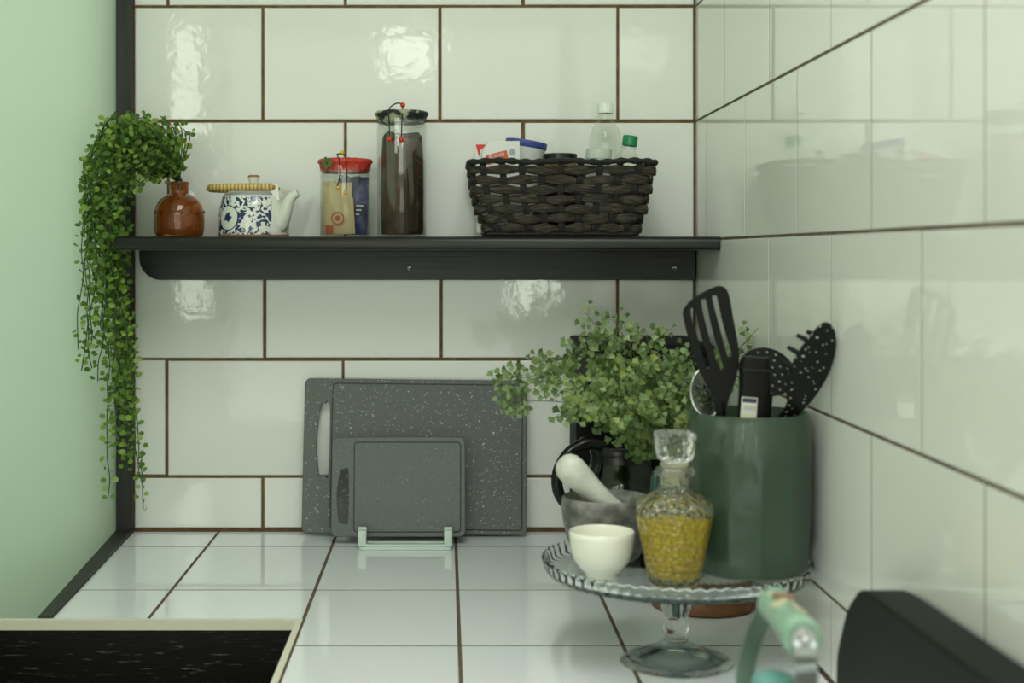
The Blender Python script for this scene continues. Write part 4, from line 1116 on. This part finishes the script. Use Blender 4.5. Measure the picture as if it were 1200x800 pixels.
# ------------------------------------------------------------------ coffee maker with carafe
BLKM = mat('matte_black_housing', (0.006, 0.006, 0.0055), 0.6, spec=0.15)
CMX0, CMX1 = 0.209, 0.405
cm = thing('coffee_maker', ((CMX0+CMX1)/2, 2.2 - D, 0), 'black drip coffee maker behind the fern in the corner', 'coffee maker')
def cmbox(name, x0, x1, d0, d1, z0, z1, m, bv=0.006):
    o = MB().box((x0 - cm.location.x, d0 - 2.2, z0), (x1 - cm.location.x, d1 - 2.2, z1)).build(name, m, cm); bevel(o, bv, 3); return o
cmbox('base', CMX0, CMX1, 2.100, 2.395, 0.0, 0.028, BLKM)
cmbox('tower', CMX0, CMX1, 2.265, 2.395, 0.0285, 0.240, BLKM)
cmbox('filter_housing', CMX0+0.004, CMX1-0.004, 2.125, 2.395, 0.2405, 0.318, BLKM, 0.01)
zt_ = W(0, 404.5, 2.13).z
cmbox('lid', CMX0, CMX1, 2.13, 2.395, 0.3185, zt_, BLKM, 0.004)
m = MB().lathe([(0,0.0282),(0.056,0.0282),(0.058,0.0300),(0.056,0.0318),(0,0.0312)], 40); o = m.build('warming_plate', mat('hot_plate', (0.03,0.03,0.03), 0.3), cm, 40); o.location = (0.268 - cm.location.x, 2.168-2.2, 0)
GLASSD = thin_glass('carafe_glass', (0.62, 0.64, 0.60), 1.55, 0.02)
ca = thing('coffee_carafe', (0.268, 2.168 - D, 0.0322), 'glass coffee carafe with black handle behind the mortar', 'carafe')
m = MB().lathe([(0,0.0005),(0.038,0.0005),(0.046,0.006),(0.0535,0.028),(0.0560,0.055),(0.0545,0.078),(0.0490,0.100),(0.0430,0.118),(0.0420,0.128),(0.0405,0.128),(0.0415,0.118),(0.0475,0.100),(0.0530,0.078),(0.0545,0.055),(0.0520,0.028),(0.045,0.0075),(0,0.0025)], 64)
o = m.build('glass', GLASSD, ca, 50); o.scale = (1.05, 1.05, 1.05)
MB().lathe([(0.0408,0.1265),(0.0450,0.1265),(0.0455,0.134),(0.043,0.1405),(0.030,0.1455),(0,0.1465)], 48).build('lid', BLKP, ca, 40).scale = (1.05, 1.05, 1.05)
MB().lathe([(0.0432,0.1165),(0.0446,0.1165),(0.0434,0.1262),(0.0420,0.1262)], 48, closed=True).build('collar', BLKP, ca, 40).scale = (1.05, 1.05, 1.05)
ho = Vector(ca.location)
hp = catmull([W(708, 521, 2.15), W(688, 519, 2.14), W(668, 529, 2.13), W(655, 549, 2.125), W(653, 570, 2.125), W(661, 588, 2.13), W(676, 597, 2.14), W(690, 598, 2.145)], 5)
MB().tube([p - ho for p in hp], [0.0085 if i > 6 else 0.0105 for i in range(len(hp))], 12).build('handle', BLKP, ca, 60)

# ------------------------------------------------------------------ round wooden board, vase and fern
WOOD = mat('red_brown_wood', (0.13, 0.05, 0.016), 0.4, bump=((50, 50, 200), 0.2, 0.001, 3), vary=((20, 60, 200), (0.23, 0.095, 0.03), 0.35, 0.7))
tv = thing('round_trivet', (0.345, 1.902 - D, 0), 'round red-brown wooden trivet on the counter behind the cake stand', 'trivet')
m = MB().lathe([(0,0.0004),(0.066,0.0004),(0.069,0.003),(0.0695,0.017),(0.0675,0.0205),(0.064,0.0215),(0,0.0215)], 56); m.build('disc', WOOD, tv, 40)
m = MB().lathe([(0,0.0216),(0.061,0.0216),(0.062,0.0226),(0.061,0.0236),(0,0.0236)], 56); m.build('white_inlay', PORC, tv, 40)
TEAL = mat('teal_glass', (0.18, 0.42, 0.42), 0.04, trans=0.85, ior=1.48)
FX, FD = 0.312, 1.905
fv = thing('glass_vase', (FX, FD - D, 0.0238), 'teal glass vase holding the fern behind the decanter', 'vase')
m = MB().lathe([(0,0.0003),(0.034,0.0003),(0.0375,0.004),(0.0385,0.02),(0.0385,0.135),(0.0365,0.150),(0.0300,0.160),(0.0240,0.164),(0.0235,0.172),(0.0250,0.176),(0.0215,0.176),(0.0205,0.164),(0.0270,0.156),(0.0330,0.147),(0.0345,0.135),(0.0345,0.012),(0.030,0.007),(0,0.007)], 56,
             mod=lambda a, r, z, k: (r*(1 - 0.03*abs(math.cos(2*a))), z))
m.build('body', TEAL, fv, 50)
FERNS = [leaf_mat('fern_green', (0.175, 0.265, 0.095), 0.3), leaf_mat('fern_deep', (0.085, 0.145, 0.045), 0.3), leaf_mat('fern_pale', (0.26, 0.36, 0.145), 0.3), leaf_mat('fern_yellow', (0.30, 0.36, 0.09), 0.3)]
FSTEM = mat('fern_stem', (0.07, 0.085, 0.03), 0.6)
fern = thing('maidenhair_fern', (FX, FD - D, 0.19), 'leafy light green maidenhair fern in the teal vase', 'plant')
fo = Vector(fern.location); rf = random.Random(21)
fm_ = Vector((FX, FD - D, 0.0238 + 0.172))
fl = MB(); twigs = MB()
fronds = [(583,452,1.80,.05),(600,470,1.80,.03),(630,428,1.82,.07),(596,446,1.86,.06),(686,366,1.88,.02),(718,372,1.90,.02),(700,395,1.84,.03),(757,388,1.90,.02),(735,400,1.84,.03),(778,392,1.93,.02),(655,460,1.78,.05),(672,482,1.78,.04),(690,470,1.76,.04),(660,440,1.84,.05),(715,440,1.78,.04),(745,430,1.77,.03),(772,430,1.80,.02),(700,430,1.82,.05),(790,440,1.80,.01),(800,425,1.86,.01),(893,379,1.93,.02),(880,392,1.95,.02),(740,460,1.76,.03),(765,465,1.76,.02),(785,480,1.78,.01),(710,490,1.77,.03),(810,410,1.90,.0),(725,420,1.90,.03),(690,410,1.90,.04),(762,412,1.86,.02),(735,480,1.76,.02),(705,460,1.80,.04),(755,445,1.82,.02)]
for fi, (tx, ty, td, arch) in enumerate(fronds):
    tip = W(tx, ty, td)
    a0 = fm_ + Vector((rf.uniform(-.010,.010), rf.uniform(-.010,.010), -0.02))
    a1 = fm_ + Vector((rf.uniform(-.012,.012), rf.uniform(-.012,.012), 0.008))
    if tx < 760: a1.x -= 0.008
    mid = a1*0.45 + tip*0.55 + Vector((0, 0, arch*0.8))
    path = catmull([a0, a1, mid, tip], 9)
    MB().tube([p - fo for p in path], [0.0011 - 0.0007*i/(len(path)-1) for i in range(len(path))], 5).build('stem', FSTEM, fern, 60)
    n = len(path)
    total = sum((path[i+1]-path[i]).length for i in range(n-1))
    for i in range(10, n):
        t = (path[i] - path[i-1]).normalized()
        frac = (i-10)/(n-10)
        for s in (-1, 1):
            if rf.random() < (0.76 if ty < 426 else 0.58): continue
            view = Vector((0, 1, 0))
            sd = t.cross(view).normalized()*s + Vector((0, rf.uniform(-0.6, 0.6), 0))
            dv = (t*0.75 + sd*0.8).normalized()
            L = min(0.038, total*0.22)*(1 - 0.72*frac)*rf.uniform(0.7, 1.1) + 0.004
            b0 = path[i]; e = b0 + dv*L
            twigs.tube([b0 - fo, e - fo], 0.00035, 4)
            cnt = max(1, int(L/0.0085))
            for c_ in range(cnt+1):
                q = b0 + dv*L*((c_+0.6)/(cnt+0.6))
                for s2 in ((-1, 1) if c_ < cnt else (0,)):
                    d2 = (dv*0.7 + dv.cross(view)*s2*0.8 + Vector((rf.uniform(-.2,.2), rf.uniform(-.5,.5), rf.uniform(-.2,.2)))).normalized()
                    sz = rf.uniform(0.0095, 0.0155)*(1 - 0.35*frac)
                    pb = q + d2*0.0015
                    mi = rf.choice((0, 0, 1, 1, 2)) if td > 1.79 else rf.choice((0, 0, 2, 2, 2, 3, 1, 0))
                    ez = pb + d2*sz
                    if ez.x > XR - 0.004: continue
                    add_leaf(fl, pb - fo, d2, Vector((rf.uniform(-.6,.6), -1, rf.uniform(-.2,.9))), sz, sz*rf.uniform(0.8, 1.05), mi, 'fan')
o = fl.build('leaflets', FERNS, fern); tag(o, kind='stuff')
o = twigs.build('twigs', FSTEM, fern); tag(o, kind='stuff')

# ------------------------------------------------------------------ kettle in the foreground
MINTE = mat('mint_enamel', (0.22, 0.39, 0.285), 0.3, vary=(70, (0.30, 0.45, 0.33), 0.4, 0.65))
TEALE = mat('teal_enamel', (0.13, 0.33, 0.30), 0.3)
kx, kd = 0.254, 1.095
ke = thing('kettle', (kx, kd - D, 0), 'mint green kettle with steel bail and rolled grip in the foreground', 'kettle')
ko = Vector(ke.location)
MB().lathe([(0,0.0005),(0.066,0.0005),(0.074,0.004),(0.078,0.03),(0.074,0.065),(0.060,0.092),(0.040,0.104),(0.034,0.105)], 56).build('body', MINTE, ke, 50)
ld = MB().lathe([(0.036,0.1045),(0.0365,0.107),(0.028,0.112),(0.010,0.116),(0.007,0.119)], 40).build('lid', MINTE, ke, 50)
kp = W(893, 800, 1.10) - ko
MB().lathe([(0,0.1165),(0.008,0.1175),(0.010,0.123),(0.0170,0.130),(0.0185,0.138),(0.0165,0.1455),(0.009,0.1490),(0,0.1498)], 32).build('knob', TEALE, ld, 50)
g0, g1 = W(907, 706, 1.150) - ko, W(941, 748, 1.035) - ko
gd = (g1 - g0).normalized(); gl_ = (g1-g0).length
pr = [(-0.004,0.006),(-0.002,0.0122),(0.004,0.0142),(0.016,0.0138),(0.030,0.0130),(gl_*0.5,0.0132),(gl_-0.030,0.0134),(gl_-0.016,0.0146),(gl_-0.004,0.0150),(gl_+0.001,0.0132),(gl_+0.0015,0.007)]
m = MB().tube([g0 + gd*t for t, _ in pr], [r for _, r in pr], 28); gr = m.build('grip', MINTE, ke, 60)
DEC_ = [mat('decal_brown', (0.30, 0.13, 0.07), 0.4), mat('decal_blue', (0.06, 0.08, 0.16), 0.4), mat('decal_cream', (0.50, 0.48, 0.30), 0.4)]
up = (Vector((0,0,1)) - gd*gd.z).normalized(); sd = gd.cross(up)
def decal(t, ang, r, k):
    n_ = up*math.cos(ang) + sd*math.sin(ang)
    c_ = g0 + gd*t + n_*0.0136; u_ = gd; v_ = n_.cross(gd)
    m = MB().add([c_ + n_*0.0004] + [c_ + u_*r*math.cos(q) + v_*r*0.7*math.sin(q) - n_*0.0006 for q in [2*math.pi*i/12 for i in range(12)]], [(0, 1+i, 1+(i+1) % 12) for i in range(12)])
    m.build('painted_flower', DEC_[k], gr)
decal(0.034, -0.10, 0.0130, 0); decal(0.030, -0.05, 0.0065, 1); decal(0.052, 0.45, 0.0100, 2); decal(0.068, -0.45, 0.0110, 2); decal(0.082, -0.5, 0.0050, 0); decal(0.018, 0.45, 0.007, 2)
STRAP = mat('steel_strap', (0.42, 0.46, 0.45), 0.28, metal=1.0)
def strap(pts, w, th, wd):
    pts = catmull(pts, 6); rings = []
    for i, p in enumerate(pts):
        t = (pts[min(i+1, len(pts)-1)] - pts[max(i-1, 0)]).normalized()
        a = (wd - t*wd.dot(t)).normalized(); b_ = t.cross(a)
        rings.append([p + a*w + b_*th, p - a*w + b_*th, p - a*w - b_*th, p + a*w - b_*th])
    MB().sweep(rings).build('bail_strap', STRAP, ke, 40)
strap([g0 - gd*0.002, g0 + Vector((-0.002, 0.008, -0.004)), W(884, 745, 1.165) - ko, W(873, 790, 1.17) - ko, W(866, 850, 1.165) - ko + Vector((0.004, 0, 0))], 0.0075, 0.0010, Vector((1, 0, 0)))
strap([g1 + gd*0.001, g1 + gd*0.008 + Vector((0,0,-0.004)), g1 + gd*0.009 + Vector((0.0, 0, -0.014)), W(945, 800, 1.03) - ko, Vector((0.006, -0.062, 0.090))], 0.0080, 0.0012, Vector((1, 0, 0)))
m = MB().tube([g1 + gd*0.0012, g1 + gd*0.004], [0.0095, 0.0085], 20); m.build('end_washer', STEEL, ke, 40)
m = MB().sphere(g1 + gd*0.0085 + Vector((0,0,0.0005)), 0.0040, 12, 8); m.build('rivet', STEEL, ke, 60)
m = MB().tube(catmull([(-0.066,0,0.045),(-0.092,0.0,0.062),(-0.106,0,0.085),(-0.118,0,0.098)], 5), [0.016 - 0.009*i/15 for i in range(16)], 18); m.build('spout', MINTE, ke, 60)

# ------------------------------------------------------------------ black appliance on the right
SLAB = mat('matte_black_plastic', (0.010, 0.0105, 0.009), 0.55, spec=0.2, bump=(700, 0.2, 0.0006, 2))
ap = thing('black_appliance', (XR - 0.026, 1.10 - D, 0), 'matte black round-shouldered appliance against the right tiled wall', 'appliance')
ao = Vector(ap.location)
# side outline in depth (y) and height: far end on the right (y larger)
yfar = 1.375 - 1.10; zt0 = 0.160
ol = [(-0.20, 0.004), (0.275, 0.004), (0.2765, 0.05), (0.2727, 0.084), (0.258, 0.1096), (0.2405, 0.1344), (0.218, 0.1527), (0.188, 0.1665), (0.10, 0.1705), (-0.17, 0.176), (-0.20, 0.16)]
ol2 = [(p.x, p.y) for p in catmull([(x, y, 0) for x, y in ol[2:9]], 5)]
o = flat_shape('housing', [[ol[0], ol[1]] + ol2 + ol[9:]], 0.042, SLAB, 0.004, ap, axis='YZ')
for y in (-0.15, 0.22):
    q = MB().lathe([(0,0.0),(0.010,0.0),(0.011,0.002),(0.010,0.0052),(0,0.0052)], 20).build('foot', BLKP, ap, 40); q.location = (0, y, 0)
